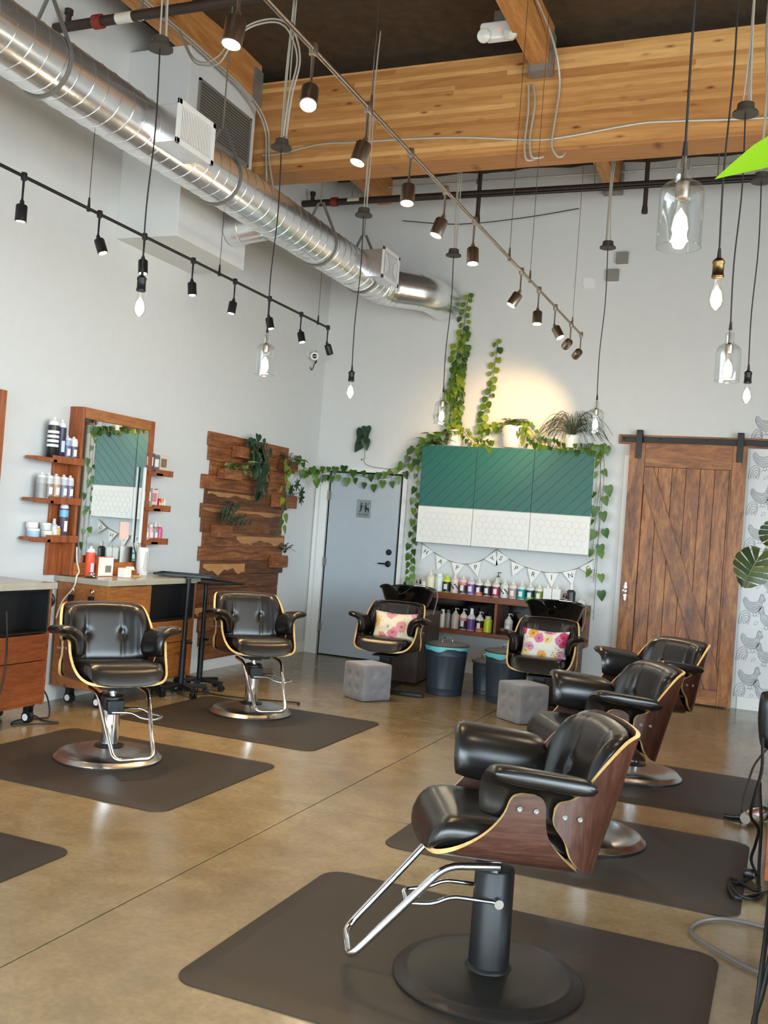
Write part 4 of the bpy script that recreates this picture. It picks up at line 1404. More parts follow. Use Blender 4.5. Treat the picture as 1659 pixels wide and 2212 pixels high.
def make_chair_top(t, dz):
    """shells, cushions and arms shared by every chair"""
    up_ = Matrix.Translation((0, 0, dz))
    T = lambda p: up_ @ p
    mb = MB(); mb.sheet([[T(p) for p in r] for r in shell_sheet(seat_pt, SEAT)], 0.015, 0, 1)
    seat = mb.build('seat_shell', [M['shell'], M['birch']], t, 0, 2, 50)
    mb = MB(); mb.sheet([[T(p) for p in r] for r in shell_sheet(back_pt, BACK)], 0.015, 0, 1)
    back = mb.build('back_shell', [M['shellback'], M['birch']], t, 0, 2, 50)
    for sx in (-1, 1):
        for sh, ys, z in ((seat, (-0.026, 0.028), 0.662), (back, (0.122, 0.172), 0.655)):
            for y in ys:
                mb = MB()
                P = T(TILT @ Vector((sx * 0.3015, y, z)))
                mb.lathe([(0.0085, 0), (0.0085, 0.003), (0.0055, 0.005), (0.003, 0.0035), (0, 0.0035)], n=12, mat=Matrix.Translation(P) @ Matrix.Rotation(sx * PI / 2, 4, 'Y'))
                mb.build('screw', M['zinc'], sh)
    # seat cushion
    mb = MB()

    def sp(u, q):
        y = -0.040 + 0.248 * q
        x = 0.245 * u * (1 - 0.10 * max(0, -q) ** 3)
        z = 0.506 + 0.028 * abs(u) ** 3
        if q < -0.6:
            z -= 0.05 * ((-q - 0.6) / 0.4) ** 2
        return T(TILT @ Vector((x, y, z)))
    mb.pillow(sp, lambda u, q: (0, 0, 1), 0.070, 0.042, 26, 22, 7, lambda u, q: -0.016 * (1 - u * u) * (1 - q * q) + 0.004 * math.exp(-((q + 0.62) / 0.05) ** 2), 0, 0.06)
    mb.build('seat_cushion', M['leather'], t, 0, 2, 60)
    # back cushion
    mb = MB()

    def bp(u, q):
        a = u * 0.56
        p = back_pt(a, 0.5)
        x, y, z0, z1 = lerp_tab(BACK, abs(a))
        zlo = 0.545
        zhi = z1 - 0.006 + 0.0 * u
        z = zlo + (zhi - zlo) * (q + 1) / 2
        k = max(0.0, 1 - max(0, abs(a) - 0.4) / 0.5)
        v = Vector((math.copysign(x, a) * 0.955, y + (z - 0.47) * LEAN * k - 0.030, z))
        return T(TILT @ v)

    def bn(u, q):
        an = -u * abs(u) * 1.0
        return Vector((math.sin(an), -math.cos(an), 0.16)).normalized()

    def bdent(u, q):
        d = 0.0
        for c in (-0.40, 0.40):
            d += 0.007 * math.exp(-((u - c) / 0.04) ** 2) * (0.35 + 0.65 * math.exp(-((q - 0.0) / 0.6) ** 2))
            d += 0.017 * math.exp(-((u - c) ** 2 / 0.008 + (q + 0.02) ** 2 / 0.016))
        return d
    mb.pillow(bp, bn, 0.062, 0.016, 56, 30, 8, bdent, 0, 0.09)
    bc = mb.build('back_cushion', M['leather'], t, 0, 2, 60)
    for c in (-0.40, 0.40):
        mb = MB()
        P = bp(c, -0.02) + bn(c, 0) * 0.030
        q = Vector((0, 0, 1)).rotation_difference(bn(c, 0)).to_matrix().to_4x4()
        mb.lathe([(0.011, -0.004), (0.0115, 0.002), (0.008, 0.006), (0, 0.0075)], n=14, mat=Matrix.Translation(P) @ q)
        mb.build('button', M['leather'], bc)
    # arms: pad rolled over the outside of the shell
    prof = smooth_path([(0.376, 0, 0.768), (0.328, 0, 0.766), (0.280, 0, 0.752), (0.248, 0, 0.720), (0.235, 0, 0.668), (0.239, 0, 0.606)], 6)
    for sx in (-1, 1):
        mb = MB()
        k = len(prof) - 1

        def ap(u, q):
            f = (u + 1) / 2 * k
            i = min(int(f), k - 1)
            p = prof[i].lerp(prof[i + 1], f - i)
            return T(TILT @ Vector((sx * p.x, 0.030 + 0.180 * q, p.z + 0.006 * (-q))))

        def an_(u, q):
            f = (u + 1) / 2 * k
            i = min(int(f), k - 1)
            d = (prof[i + 1] - prof[i]).normalized()
            return Vector((sx * d.z, 0, -d.x)).normalized()
        mb.pillow(ap, an_, 0.031, 0.029, 32, 20, 6, None, 0, 0.10)
        mb.build('armrest', M['leather'], t, 0, 2, 60)
    return seat, back


def chrome_bar(mb, pts, r=0.0125, rad=0.06):
    mb.tube(round_path(pts, rad, 6), r, 10)


def make_base(t, kind, dz, lever_deg):
    # underframe and column
    mb = MB()
    mb.box(-0.10, 0.10, -0.09, 0.12, 0.426 + dz, 0.446 + dz)
    mb.box(-0.045, 0.045, -0.05, 0.05, 0.410 + dz, 0.427 + dz)
    mb.build('mount_plate', M['blackmetal'], t, 0.004)
    mb = MB(); mb.lathe([(0.022, 0.30), (0.022, 0.412 + dz)], n=18); mb.build('piston', M['chrome'], t)
    if kind == 'black':
        mb = MB(); mb.lathe([(0.076, 0.036), (0.080, 0.040), (0.076, 0.048), (0.070, 0.052), (0.068, 0.372), (0.064, 0.378), (0.0, 0.378)], n=32); mb.build('column', M['blackmetal'], t)
        prof = [(0.325, 0.0), (0.327, 0.008), (0.318, 0.017), (0.290, 0.021), (0.285, 0.026), (0.272, 0.030), (0.20, 0.034), (0.12, 0.038), (0.085, 0.040), (0, 0.040)]
        mb = MB(); mb.lathe(prof, n=64); mb.build('base_disc', plain('black_base_enamel', S(28, 25, 22), 0.42, 0.1, var=0.04), t)
    else:
        mb = MB(); mb.lathe([(0.052, 0.07), (0.052, 0.31), (0.0, 0.31)], n=28); mb.build('column', M['chrome'], t)
        mb = MB(); mb.lathe([(0.066, 0.27), (0.068, 0.28), (0.066, 0.372), (0.058, 0.380), (0, 0.380)], n=24); mb.box(-0.05, 0.05, -0.09, 0.05, 0.28, 0.36); mb.build('column_cover', M['blackplastic'], t, 0.006)
        mb = MB(); mb.lathe([(0.085, 0.070), (0.088, 0.078), (0.062, 0.086), (0.052, 0.092)], n=28); mb.build('collar', M['blackplastic'], t)
        prof = [(0.318, 0.004), (0.318, 0.010), (0.305, 0.020), (0.296, 0.032), (0.288, 0.038), (0.20, 0.056), (0.10, 0.072), (0.05, 0.075), (0, 0.075)]
        mb = MB(); mb.lathe(prof, n=64); d = mb.build('base_disc', M['steel'], t)
        mb = MB(); mb.lathe([(0.322, 0.0), (0.322, 0.006), (0.312, 0.012)], n=64); mb.build('rubber_rim', M['blackplastic'], d)
    # footrest
    mb = MB()
    for s in (-1, 1):
        pass
    chrome_bar(mb, [(-0.150, -0.02, 0.430 + dz), (-0.150, -0.200, 0.426 + dz), (-0.115, -0.490, 0.103 + dz * .5), (0.115, -0.490, 0.103 + dz * .5), (0.150, -0.200, 0.426 + dz), (0.150, -0.02, 0.430 + dz)], 0.0125, 0.05)
    mb.build('footrest', M['chrome'], t)
    # pump lever loop
    mb = MB()
    L = Matrix.Rotation(R(lever_deg), 4, 'Z')
    pts = [(-0.078, 0.0, 0.285), (-0.075, -0.16, 0.300), (-0.075, -0.22, 0.272), (-0.062, -0.305, 0.268), (0.062, -0.305, 0.268), (0.075, -0.22, 0.272), (0.075, -0.16, 0.300), (0.078, 0.0, 0.285)]
    chrome_bar(mb, [L @ Vector(p) for p in pts], 0.0075, 0.03)
    for s in (-1, 1):
        mb.tube([L @ Vector((s * 0.060, 0, 0.285)), L @ Vector((s * 0.096, 0, 0.285))], 0.016, 12)
    mb.build('pump_lever', M['chrome'], t)


def styling_chair(x, y, yaw_deg, kind, lever, label, dz=0.0):
    t = thing('styling_chair', label, 'salon chair', (x, y, MZ), R(yaw_deg), 'black leather styling chairs')
    make_chair_top(t, dz)
    make_base(t, kind, dz, lever)
    return t


# yaw 0 faces -y ; positive turns counter-clockwise seen from above
styling_chair(-0.867, 3.32, -62, 'black', 0, 'nearest styling chair on a black column, leather with walnut shell')
styling_chair(-0.90, 5.15, -58, 'steel', 0, 'middle right styling chair, half hidden behind the nearest chair')
styling_chair(-0.88, 6.75, -42, 'steel', 0, 'far right styling chair in front of the barn door')
styling_chair(-3.73, 4.93, 54, 'steel', 50, 'front left styling chair with silver disc base before the mirror station')
styling_chair(-3.80, 6.75, 47, 'steel', 50, 'second left styling chair in front of the plank wall')

# ================================================================== SHAMPOO CHAIRS
def shampoo(x, y, yaw_deg, label, lbasin):
    dz = -0.085
    t = thing('shampoo_chair', label, 'shampoo chair', (x, y, 0), R(yaw_deg), 'shampoo chairs by the back wall')
    make_chair_top(t, dz)
    mb = MB()
    mb.box(-0.11, 0.11, -0.08, 0.14, 0.325, 0.34); mb.box(-0.05, 0.05, -0.04, 0.06, 0.02, 0.33)
    mb.build('pedestal', M['blackmetal'], t, 0.004)
    mb = MB()
    mb.bar((0.02, -0.20, 0.025), (0.02, 0.40, 0.025), 0.06, 0.035)
    mb.bar((-0.30, -0.14, 0.02), (0.42, -0.14, 0.02), 0.05, 0.03)
    mb.build('foot_bar', M['blackmetal'], t, 0.004)
    # white paper tag hanging in the gap of the shell
    mb = MB(); mb.box(-0.268, -0.266, 0.065, 0.11, 0.42, 0.49); mb.build('paper_tag', M['paper'], t)
    # wooden cabinet behind
    c = thing('shampoo_cabinet', 'dark wood plumbing cabinet behind the ' + lbasin, 'cabinet', (x, y, 0), R(yaw_deg))
    mb = MB(); mb.box(-0.17, 0.20, 0.44, 1.30, 0.03, 0.66); mb.build('carcass', M['cabdark'], c, 0.004)
    mb = MB(); mb.box(-0.19, 0.22, 0.42, 1.32, 0.66, 0.69); mb.build('top', M['cabdark'], c, 0.003)
    mb = MB(); mb.box(0.196, 0.203, 0.70, 0.715, 0.03, 0.66); mb.build('seam', M['blackmetal'], c)
    # basin
    b = thing('shampoo_basin', 'glossy black shampoo basin over the ' + lbasin, 'basin', (x, y, 0), R(yaw_deg), 'black shampoo basins')
    n = 48

    def ring(rx, ry0, ry1, z, dip=0.0, zt=0.0):
        out = []
        for j in range(n):
            a = 2 * PI * j / n
            px = rx * math.copysign(abs(math.cos(a)) ** 0.88, math.cos(a))
            s = math.sin(a)
            py = (ry1 if s > 0 else ry0) * math.copysign(abs(s) ** 0.88, s)
            fr = max(0.0, -s)
            # neck notch in the front, low between two horns
            zz = z + zt * math.exp(-((abs(px) - rx * 0.50) / (rx * 0.24)) ** 2) * fr - dip * math.exp(-(px / (rx * 0.27)) ** 2) * fr ** 0.5
            zz -= (0.03 * max(0, s) + 0.055 * (abs(px) / rx) ** 4) * (1 if z > 0.8 else 0)
            out.append(Vector((px, 0.64 + py, zz)))
        return out
    rings = [ring(0.10, 0.09, 0.10, 0.70), ring(0.16, 0.15, 0.16, 0.73), ring(0.215, 0.21, 0.24, 0.83, 0.03), ring(0.262, 0.255, 0.29, 0.965, 0.085, 0.0), ring(0.288, 0.275, 0.315, 0.975, 0.09, 0.0),
             ring(0.286, 0.272, 0.31, 0.984, 0.09, 0.0), ring(0.262, 0.25, 0.29, 0.976, 0.09, 0.0), ring(0.215, 0.20, 0.24, 0.88, 0.04, 0.0), ring(0.16, 0.14, 0.17, 0.78), ring(0.05, 0.05, 0.05, 0.75)]
    vs = [p for r in rings for p in r]
    fs = [(i * n + j, i * n + (j + 1) % n, (i + 1) * n + (j + 1) % n, (i + 1) * n + j) for i in range(len(rings) - 1) for j in range(n)]
    fs += [tuple(range(n))[::-1], tuple((len(rings) - 1) * n + j for j in range(n))]
    mb = MB(); mb.add(vs, fs); mb.build('bowl', M['glossblack'], b, 0, 2, 60)
    mb = MB(); mb.tube([(0, 0.66, 0.76), (0, 0.70, 0.691)], 0.05, 14); mb.build('neck_mount', M['blackplastic'], b)
    mb = MB(); mb.tube(smooth_path([(0.06, 0.88, 0.95), (0.06, 0.87, 1.02), (0.05, 0.81, 1.03), (0.05, 0.77, 1.0)], 6), 0.011, 8); mb.tube([(0.0, 0.87, 0.955), (0.12, 0.87, 0.955)], 0.016, 10)
    mb.build('faucet', M['chrome'], b)
    mb = MB(); mb.tube(smooth_path([(0.10, 0.88, 0.95), (0.24, 0.90, 0.90), (0.24, 0.80, 0.70), (0.20, 0.86, 0.692)], 6), 0.007, 8); mb.build('hose', M['zinc'], b)
    return t


shampoo(-3.45, 8.62, 6, 'shampoo chair by the restroom door holding a pale floral cushion', 'left shampoo chair')
shampoo(-1.955, 8.54, 4, 'shampoo chair left of the barn door holding a bright floral cushion', 'right shampoo chair')


def cushion(x, y, z, yaw_deg, mat, label):
    o = thing('scatter_cushion', label, 'cushion', (x, y, z), R(yaw_deg))
    mb = MB()
    Rt = Matrix.Rotation(R(-20), 4, 'X')

    def pos(u, q):
        return Rt @ Vector((0.205 * u * (1 - 0.06 * (1 - q * q)), 0.012 * math.sin(u * 3 + q), 0.135 * q * (1 - 0.07 * (1 - u * u)) + 0.135))
    mb.pillow(pos, lambda u, q: Rt @ Vector((0, -1, 0)), 0.060, 0.045, 26, 20, 3.0, lambda u, q: 0.008 * math.sin(7 * q + 2 * u) * (1 if q < -0.3 else 0.2), 0, -0.02)
    mb.build('cover', mat, o, 0, 2, 70)
    return o


cushion(-3.40, 8.635, 0.478, 6, M['floralpale'], 'pale yellow and pink floral cushion on the left shampoo chair')
cushion(-1.94, 8.53, 0.478, 2, M['floral'], 'white cushion with pink and orange flowers on the right shampoo chair')


# ------------------------------------------------------------------ ottomans
def ottoman(cx, cy, yaw_deg, label):
    t = thing('tufted_ottoman', label, 'ottoman', (cx, cy, 0), R(yaw_deg), 'grey velvet cube ottomans')
    h, a = 0.315, 0.155
    mb = MB()
    k = 22

    def dent(u, v):
        d = 0
        for bu in (-0.36, 0.36):
            for bv in (-0.36, 0.36):
                d += 0.020 * math.exp(-((u - bu) ** 2 + (v - bv) ** 2) / 0.022)
        return d
    # subdivided rounded cube
    def side(axis):
        rows = []
        for i in range(k + 1):
            for j in range(k + 1):
                u, v = -1 + 2 * i / k, -1 + 2 * j / k
                if axis == 'top':
                    p = Vector((u, v, 1))
                elif axis == 'bot':
                    p = Vector((u, -v, -1))
                else:
                    ang = {'f': 0, 'r': PI / 2, 'b': PI, 'l': -PI / 2}[axis]
                    p = Matrix.Rotation(ang, 3, 'Z') @ Vector((u, -1, v))
                q = Vector((p.x, p.y, p.z))
                # round the corners
                L = 0.87
                c = Vector([max(-L, min(L, w_)) for w_ in q])
                dlt = q - c
                if dlt.length > 1e-6:
                    q = c + dlt.normalized() * min(dlt.length, 1 - L)
                s_ = 1 + 0.03 * (1 - u * u) * (1 - v * v)
                dd = dent(u, v) if axis in 'frbl' else 0.0
                q = Vector((q.x * a * s_, q.y * a * s_, (q.z * 0.5 + 0.5) * h + 0.004))
                if axis in 'frbl':
                    nrm = Matrix.Rotation({'f': 0, 'r': PI / 2, 'b': PI, 'l': -PI / 2}[axis], 3, 'Z') @ Vector((0, -1, 0))
                    q -= nrm * dd
                rows.append(q)
        fs = [(i * (k + 1) + j, (i + 1) * (k + 1) + j, (i + 1) * (k + 1) + j + 1, i * (k + 1) + j + 1) for i in range(k) for j in range(k)]
        mb.add(rows, fs)
    for ax in ('top', 'bot', 'f', 'r', 'b', 'l'):
        side(ax)
    body = mb.build('body', M['velvet'], t, 0, 2, 70)
    wm = body.modifiers.new('weld', 'WELD'); wm.merge_threshold = 0.0008
    for ang in (0, PI / 2, PI, -PI / 2):
        for bu in (-0.36, 0.36):
            for bv in (-0.36, 0.36):
                m4 = Matrix.Rotation(ang, 4, 'Z') @ Matrix.Translation((bu * a, -a + 0.0155, (bv * .5 + .5) * h + 0.004)) @ Matrix.Rotation(PI / 2, 4, 'X')
                m2 = MB(); m2.lathe([(0.012, 0), (0.012, 0.005), (0, 0.009)], n=10, mat=m4); m2.build('button', M['velvet'], t)
    return t


ottoman(-3.40, 8.10, 60, 'grey tufted cube ottoman in front of the left shampoo chair')
ottoman(-1.99, 8.13, 52, 'grey tufted cube ottoman in front of the right shampoo chair')


# ------------------------------------------------------------------ lidded bins
def bin_(x, y, rb, rt, h, label, liner=True):
    t = thing('lidded_bin', label, 'trash bin', (x, y, 0), 0, 'blue grey lidded bins')
    mb = MB()
    n = 60
    prof = [(rb, 0.0), (rb + 0.004, 0.004), (rb + (rt - rb) * .12, h * .12), (rb + (rt - rb) * .14 + 0.004, h * .14), (rb + (rt - rb) * .16, h * .16), (rb + (rt - rb) * .80, h * .80), (rb + (rt - rb) * .82 + 0.004, h * .82), (rb + (rt - rb) * .84, h * .84), (rt, h * 0.97), (rt + 0.006, h)]
    vs, fs = [], []
    for i, (r, z) in enumerate(prof):
        for j in range(n):
            a = 2 * PI * j / n
            rr = r + (0.003 if (j % 4 < 2 and 4 <= i <= 5) else 0)
            vs.append((rr * math.cos(a), rr * math.sin(a), z))
    fs = [(i * n + j, i * n + (j + 1) % n, (i + 1) * n + (j + 1) % n, (i + 1) * n + j) for i in range(len(prof) - 1) for j in range(n)] + [tuple(range(n))[::-1]]
    mb.add(vs, fs)
    mb.build('body', M['bin'], t, 0, 2, 30)
    if liner:
        mb = MB()
        vs = []
        for i, (r, z) in enumerate(((rt - 0.01, h + 0.006), (rt + 0.010, h + 0.004), (rt + 0.011, h - 0.015), (rt + 0.007, h - 0.032))):
            for j in range(n):
                a = 2 * PI * j / n
                vs.append((r * math.cos(a), r * math.sin(a), z - (0.016 * math.sin(3 * a + 1) + 0.008 * math.sin(7 * a) if i == 3 else 0)))
        fs = [(i * n + j, i * n + (j + 1) % n, (i + 1) * n + (j + 1) % n, (i + 1) * n + j) for i in range(3) for j in range(n)]
        mb.add(vs, fs); mb.build('liner', M['liner'], t)
    mb = MB(); mb.lathe([(rt + 0.014, h + 0.002), (rt + 0.017, h + 0.010), (rt + 0.012, h + 0.020), (rt * .6, h + 0.034), (0, h + 0.040)], n=40)
    ld_ = mb.build('lid', M['binlid'], t)
    mb = MB(); mb.tube(smooth_path([(-0.05, 0, h + 0.034), (-0.045, 0, h + 0.06), (0, 0, h + 0.078), (0.045, 0, h + 0.06), (0.05, 0, h + 0.034)], 5), 0.005, 8); mb.build('lid_handle', M['chrome'], ld_)
    return t


bin_(-2.955, 8.93, 0.165, 0.20, 0.455, 'blue grey lidded bin with teal liner beside the left shampoo chair')
bin_(-2.36, 8.93, 0.165, 0.20, 0.455, 'blue grey lidded bin half hidden behind the right ottoman')
bin_(-2.64, 9.22, 0.105, 0.13, 0.30, 'small blue grey lidded bin between the two larger bins', False)

# ------------------------------------------------------------------ rolling tray stands
def tray_stand(x, y, z, tx, ty, yaw_deg, label, w_=0.60, d_=0.34):
    t = thing('rolling_tray', label, 'tray stand', (x, y, 0), R(yaw_deg), 'black rolling tray stands')
    mb = MB(); mb.tube([(0, 0, 0.06), (0, 0, z)], 0.019, 14); mb.tube([(0, 0, 0.06), (0, 0, 0.45)], 0.025, 14); mb.tube([(0.02, 0, 0.44), (0.07, 0, 0.44)], 0.012, 8)
    mb.build('pole', M['blackmetal'], t)
    mb = MB()
    for q in range(5):
        a = 2 * PI * q / 5 + 0.3 + yaw_deg
        mb.bar((0, 0, 0.085), (0.22 * math.cos(a), 0.22 * math.sin(a), 0.07), 0.045, 0.03)
    mb.build('star_base', M['blackplastic'], t, 0.005)
    for q in range(5):
        a = 2 * PI * q / 5 + 0.3 + yaw_deg
        m2 = MB()
        c = Vector((0.215 * math.cos(a), 0.215 * math.sin(a), 0.027))
        tt = Vector((-math.sin(a), math.cos(a), 0))
        for s in (-1, 1):
            m2.tube([c + tt * (s * 0.006), c + tt * (s * 0.022)], 0.026, 14)
        m2.tube([c, c + Vector((0, 0, 0.045))], 0.009, 8)
        m2.build('caster', M['blackplastic'], t)
    mb = MB(); mb.bar((0, 0, z), (tx, ty, z), 0.04, 0.02); mb.build('tray_bracket', M['blackmetal'], t)
    mb = MB()
    mb.box(tx - w_ / 2, tx + w_ / 2, ty - d_ / 2, ty + d_ / 2, z + 0.010, z + 0.016)
    for a in ((tx - w_ / 2, tx + w_ / 2, ty - d_ / 2, ty - d_ / 2 + 0.012), (tx - w_ / 2, tx + w_ / 2, ty + d_ / 2 - 0.012, ty + d_ / 2), (tx - w_ / 2, tx - w_ / 2 + 0.012, ty - d_ / 2, ty + d_ / 2), (tx + w_ / 2 - 0.012, tx + w_ / 2, ty - d_ / 2, ty + d_ / 2)):
        mb.box(*a, z + 0.010, z + 0.030)
    mb.build('tray', M['blackplastic'], t, 0.003)
    return t


tray_stand(-4.66, 7.06, 0.976, -0.07, 0.17, 19, 'taller black rolling tray stand beside the mirror station', 0.50, 0.27)
tray_stand(-4.70, 7.40, 0.915, -0.05, 0.06, -15, 'lower black rolling tray stand in front of the plank wall', 0.48, 0.42)

# ================================================================== LEFT STATIONS
def caster(parent, x, y, h=0.13):
    mb = MB()
    mb.box(x - 0.03, x + 0.03, y - 0.03, y + 0.03, h - 0.012, h)
    mb.box(x - 0.022, x + 0.022, y - 0.026, y - 0.020, 0.05, h - 0.01); mb.box(x - 0.022, x + 0.022, y + 0.020, y + 0.026, 0.05, h - 0.01)
    c = mb.build('caster', M['blackmetal'], parent)
    mb = MB(); mb.tube([(x, y - 0.018, 0.042), (x, y + 0.018, 0.042)], 0.042, 20); mb.build('wheel', M['blackplastic'], c)
    mb = MB()
    for s in (-1, 1):
        mb.tube([(x, y + s * 0.0275, 0.042), (x, y + s * 0.0265, 0.042)], 0.024, 18)
    mb.build('hub', M['white'], c)


def station(y0, y1, label, ylab, wood_):
    xf, zt = -4.715, 0.93
    t = thing('styling_station', label, 'cabinet', (0, 0, 0), 0, 'styling station cabinets')
    mb = MB()
    mb.box(XL + 0.03, xf, y0, y0 + 0.02, 0.13, zt); mb.box(XL + 0.03, xf, y1 - 0.02, y1, 0.13, zt)
    mb.box(XL + 0.03, xf - 0.02, y0 + 0.02, y1 - 0.02, 0.13, 0.15); mb.box(XL + 0.03, XL + 0.04, y0 + 0.02, y1 - 0.02, 0.15, zt)
    mb.box(XL + 0.03, xf - 0.024, y0 + 0.02, y1 - 0.02, 0.60, 0.62)
    mb.build('carcass', wood_, t, 0.002)
    ym = y0 + (y1 - y0) * 0.46
    for n_, a, b, z0, z1 in (('drawer', y0 + 0.022, ym - 0.004, 0.625, zt - 0.006), ('drawer', y0 + 0.022, y1 - 0.022, 0.44, 0.618), ('drawer', y0 + 0.022, y1 - 0.022, 0.155, 0.434)):
        mb = MB(); mb.box(xf - 0.02, xf, a, b, z0, z1)
        d = mb.build(n_, wood_, t, 0.003)
        mb = MB(); mb.box(xf - 0.002, xf + 0.008, (a + b) / 2 - 0.05, (a + b) / 2 + 0.05, (z0 + z1) / 2 - 0.004, (z0 + z1) / 2 + 0.004)
        mb.build('pull', M['blackmetal'], d)
    mb = MB()
    mb.box(xf - 0.16, xf - 0.15, ym, y1 - 0.022, 0.63, zt - 0.006)
    mb.box(xf - 0.15, xf - 0.002, ym, ym + 0.008, 0.63, zt - 0.006); mb.box(xf - 0.15, xf - 0.002, y1 - 0.030, y1 - 0.022, 0.63, zt - 0.006)
    mb.box(xf - 0.15, xf - 0.002, ym, y1 - 0.022, 0.63, 0.638); mb.box(xf - 0.15, xf - 0.002, ym, y1 - 0.022, zt - 0.014, zt - 0.006)
    mb.build('black_cubby', M['blackplastic'], t, 0.002)
    mb = MB()
    mb.box(XL + 0.003, xf + 0.022, y0 - 0.025, y1 + 0.025, zt + 0.001, zt + 0.045)
    mb.build('countertop', M['counter'], t, 0.004)
    for cx in (XL + 0.16, xf - 0.07):
        for cy in (y0 + 0.07, y1 - 0.07):
            caster(t, cx, cy)
    return t


st1 = station(6.08, 7.27, 'wooden styling station under the full mirror, concrete top, on casters', 'mirror', M['station'])
st2 = station(4.20, 5.47, 'reddish wooden styling station cut by the left picture edge', 'edge', M['stationred'])
# tool holders on the end panels
for k, x in enumerate((-5.05, -4.86)):
    h = thing('tool_holder', ['rear', 'front'][k] + ' black metal tool holder hooked on the station end panel', 'tool holder')
    mb = MB(); mb.box(x - 0.02, x + 0.02, 6.052, 6.079, 0.80 - 0.06, 0.84); mb.build('sleeve', M['blackmetal'], h, 0.003)
    mb = MB(); mb.tube(smooth_path([(x, 6.065, 0.83), (x + 0.01, 6.058, 0.87), (x + 0.015, 6.064, 0.885), (x + 0.02, 6.070, 0.865)], 5), 0.006, 8); mb.build('hook', M['chrome'], h)
h = thing('dryer_holder', 'round black dryer holder on the end of the left edge station', 'tool holder')
mb = MB()
A = Matrix.Translation((-4.80, 5.49, 0.845)) @ Matrix.Rotation(R(90), 4, 'X') @ Matrix.Rotation(R(25), 4, 'Y')
mb.tube([A @ Vector((0.052 * math.cos(R(a)), 0.052 * math.sin(R(a)), -0.03)) for a in range(0, 360, 20)], 0.016, 10, 0, True)
mb.lathe([(0.05, -0.045), (0.02, -0.03), (0.0, -0.03)], n=18, mat=A)
mb.build('ring', M['blackplastic'], h)
mb = MB(); mb.box(-4.83, -4.77, 5.471, 5.49, 0.78, 0.86); mb.build('bracket', M['blackmetal'], h)
mb = MB()
mb.tube(smooth_path([(-4.80, 5.50, 0.78), (-4.80, 5.50, 0.70), (-4.785, 5.505, 0.665), (-4.805, 5.50, 0.64), (-4.80, 5.51, 0.50), (-4.79, 5.53, 0.38), (-4.83, 5.54, 0.27), (-4.78, 5.58, 0.15), (-4.77, 5.60, 0.02), (-4.80, 5.55, 0.008), (-4.86, 5.40, 0.008), (-4.80, 5.28, 0.008), (-4.66, 5.44, 0.008), (-4.62, 5.52, 0.008), (-4.72, 5.50, 0.008), (-4.88, 5.58, 0.008)], 6), 0.006, 7)
tag(mb.build('power_cord', M['cable']), 'black power cord trailing from the left station to the floor', 'cord')
mb = MB()
mb.tube(smooth_path([(-4.69, 5.02, 0.80), (-4.68, 5.03, 0.66), (-4.69, 5.05, 0.52), (-4.68, 5.03, 0.36), (-4.69, 5.0, 0.20), (-4.72, 5.0, 0.02), (-4.80, 5.0, 0.008)], 6), 0.006, 7)
tag(mb.build('power_cord', M['cable']), 'thin black cord hanging down the front of the left edge station', 'cord')
mb = MB()
mb.tube(smooth_path([(-4.92, 7.1, 0.008), (-4.6, 7.25, 0.008), (-4.35, 7.24, 0.008), (-4.1, 7.29, 0.008), (-3.75, 7.42, 0.008), (-3.7, 7.36, 0.008)], 6), 0.006, 7)
tag(mb.build('power_cord', M['cable']), 'black cord lying on the floor behind the second left chair', 'cord')

# ------------------------------------------------------------------ mirror unit with side shelves
ZSH = [1.862, 1.556, 1.268]
mu = thing('mirror_unit', 'cedar framed mirror with three small shelves on either side', 'mirror')
my0, my1, mz0, mz1, mxf = 6.09, 7.02, 0.978, 2.285, -5.09
for nm, a in (('side_board', (XL + 0.004, mxf, my0, my0 + 0.028, mz0, mz1)), ('side_board', (XL + 0.004, mxf, my1 - 0.055, my1, mz0, mz1))):
    mb = MB(); mb.box(*a); mb.build(nm, M['frame'], mu, 0.003)
mb = MB(); mb.box(XL + 0.004, mxf, my0 + 0.029, my1 - 0.056, mz1 - 0.085, mz1); mb.build('top_board', M['station'], mu, 0.003)
mb = MB(); mb.box(XL + 0.004, mxf, my0 + 0.029, my1 - 0.056, mz0, mz0 + 0.10); mb.build('bottom_board', M['station'], mu, 0.003)
mb = MB(); mb.box(XL + 0.004, XL + 0.028, 5.93, my0 - 0.001, mz0, 1.855); mb.build('backing_board', M['frame'], mu, 0.003)
mb = MB(); mb.box(-5.112, -5.104, my0 + 0.030, my1 - 0.057, mz0 + 0.101, mz1 - 0.086); mb.build('mirror_glass', M['mirror'], mu)
for (a0, a1), side in (((5.62, my0 + 0.03), 'L'), ((my1 - 0.06, 7.31), 'R')):
    for z in ZSH:
        mb = MB()
        zz = z
        mb.box(XL + 0.030 if side == 'L' else XL + 0.004, -5.08, a0, a1, zz - 0.022, zz)
        mb.box(-5.088, -5.070, a0 + (0.16 if side == 'L' else 0.10), a1, zz - 0.034, zz + 0.020)
        mb.box(-5.088, -5.070, a0, a0 + 0.20, zz - 0.034, zz - 0.010)
        mb.build('shelf', M['frame'], mu, 0.003)
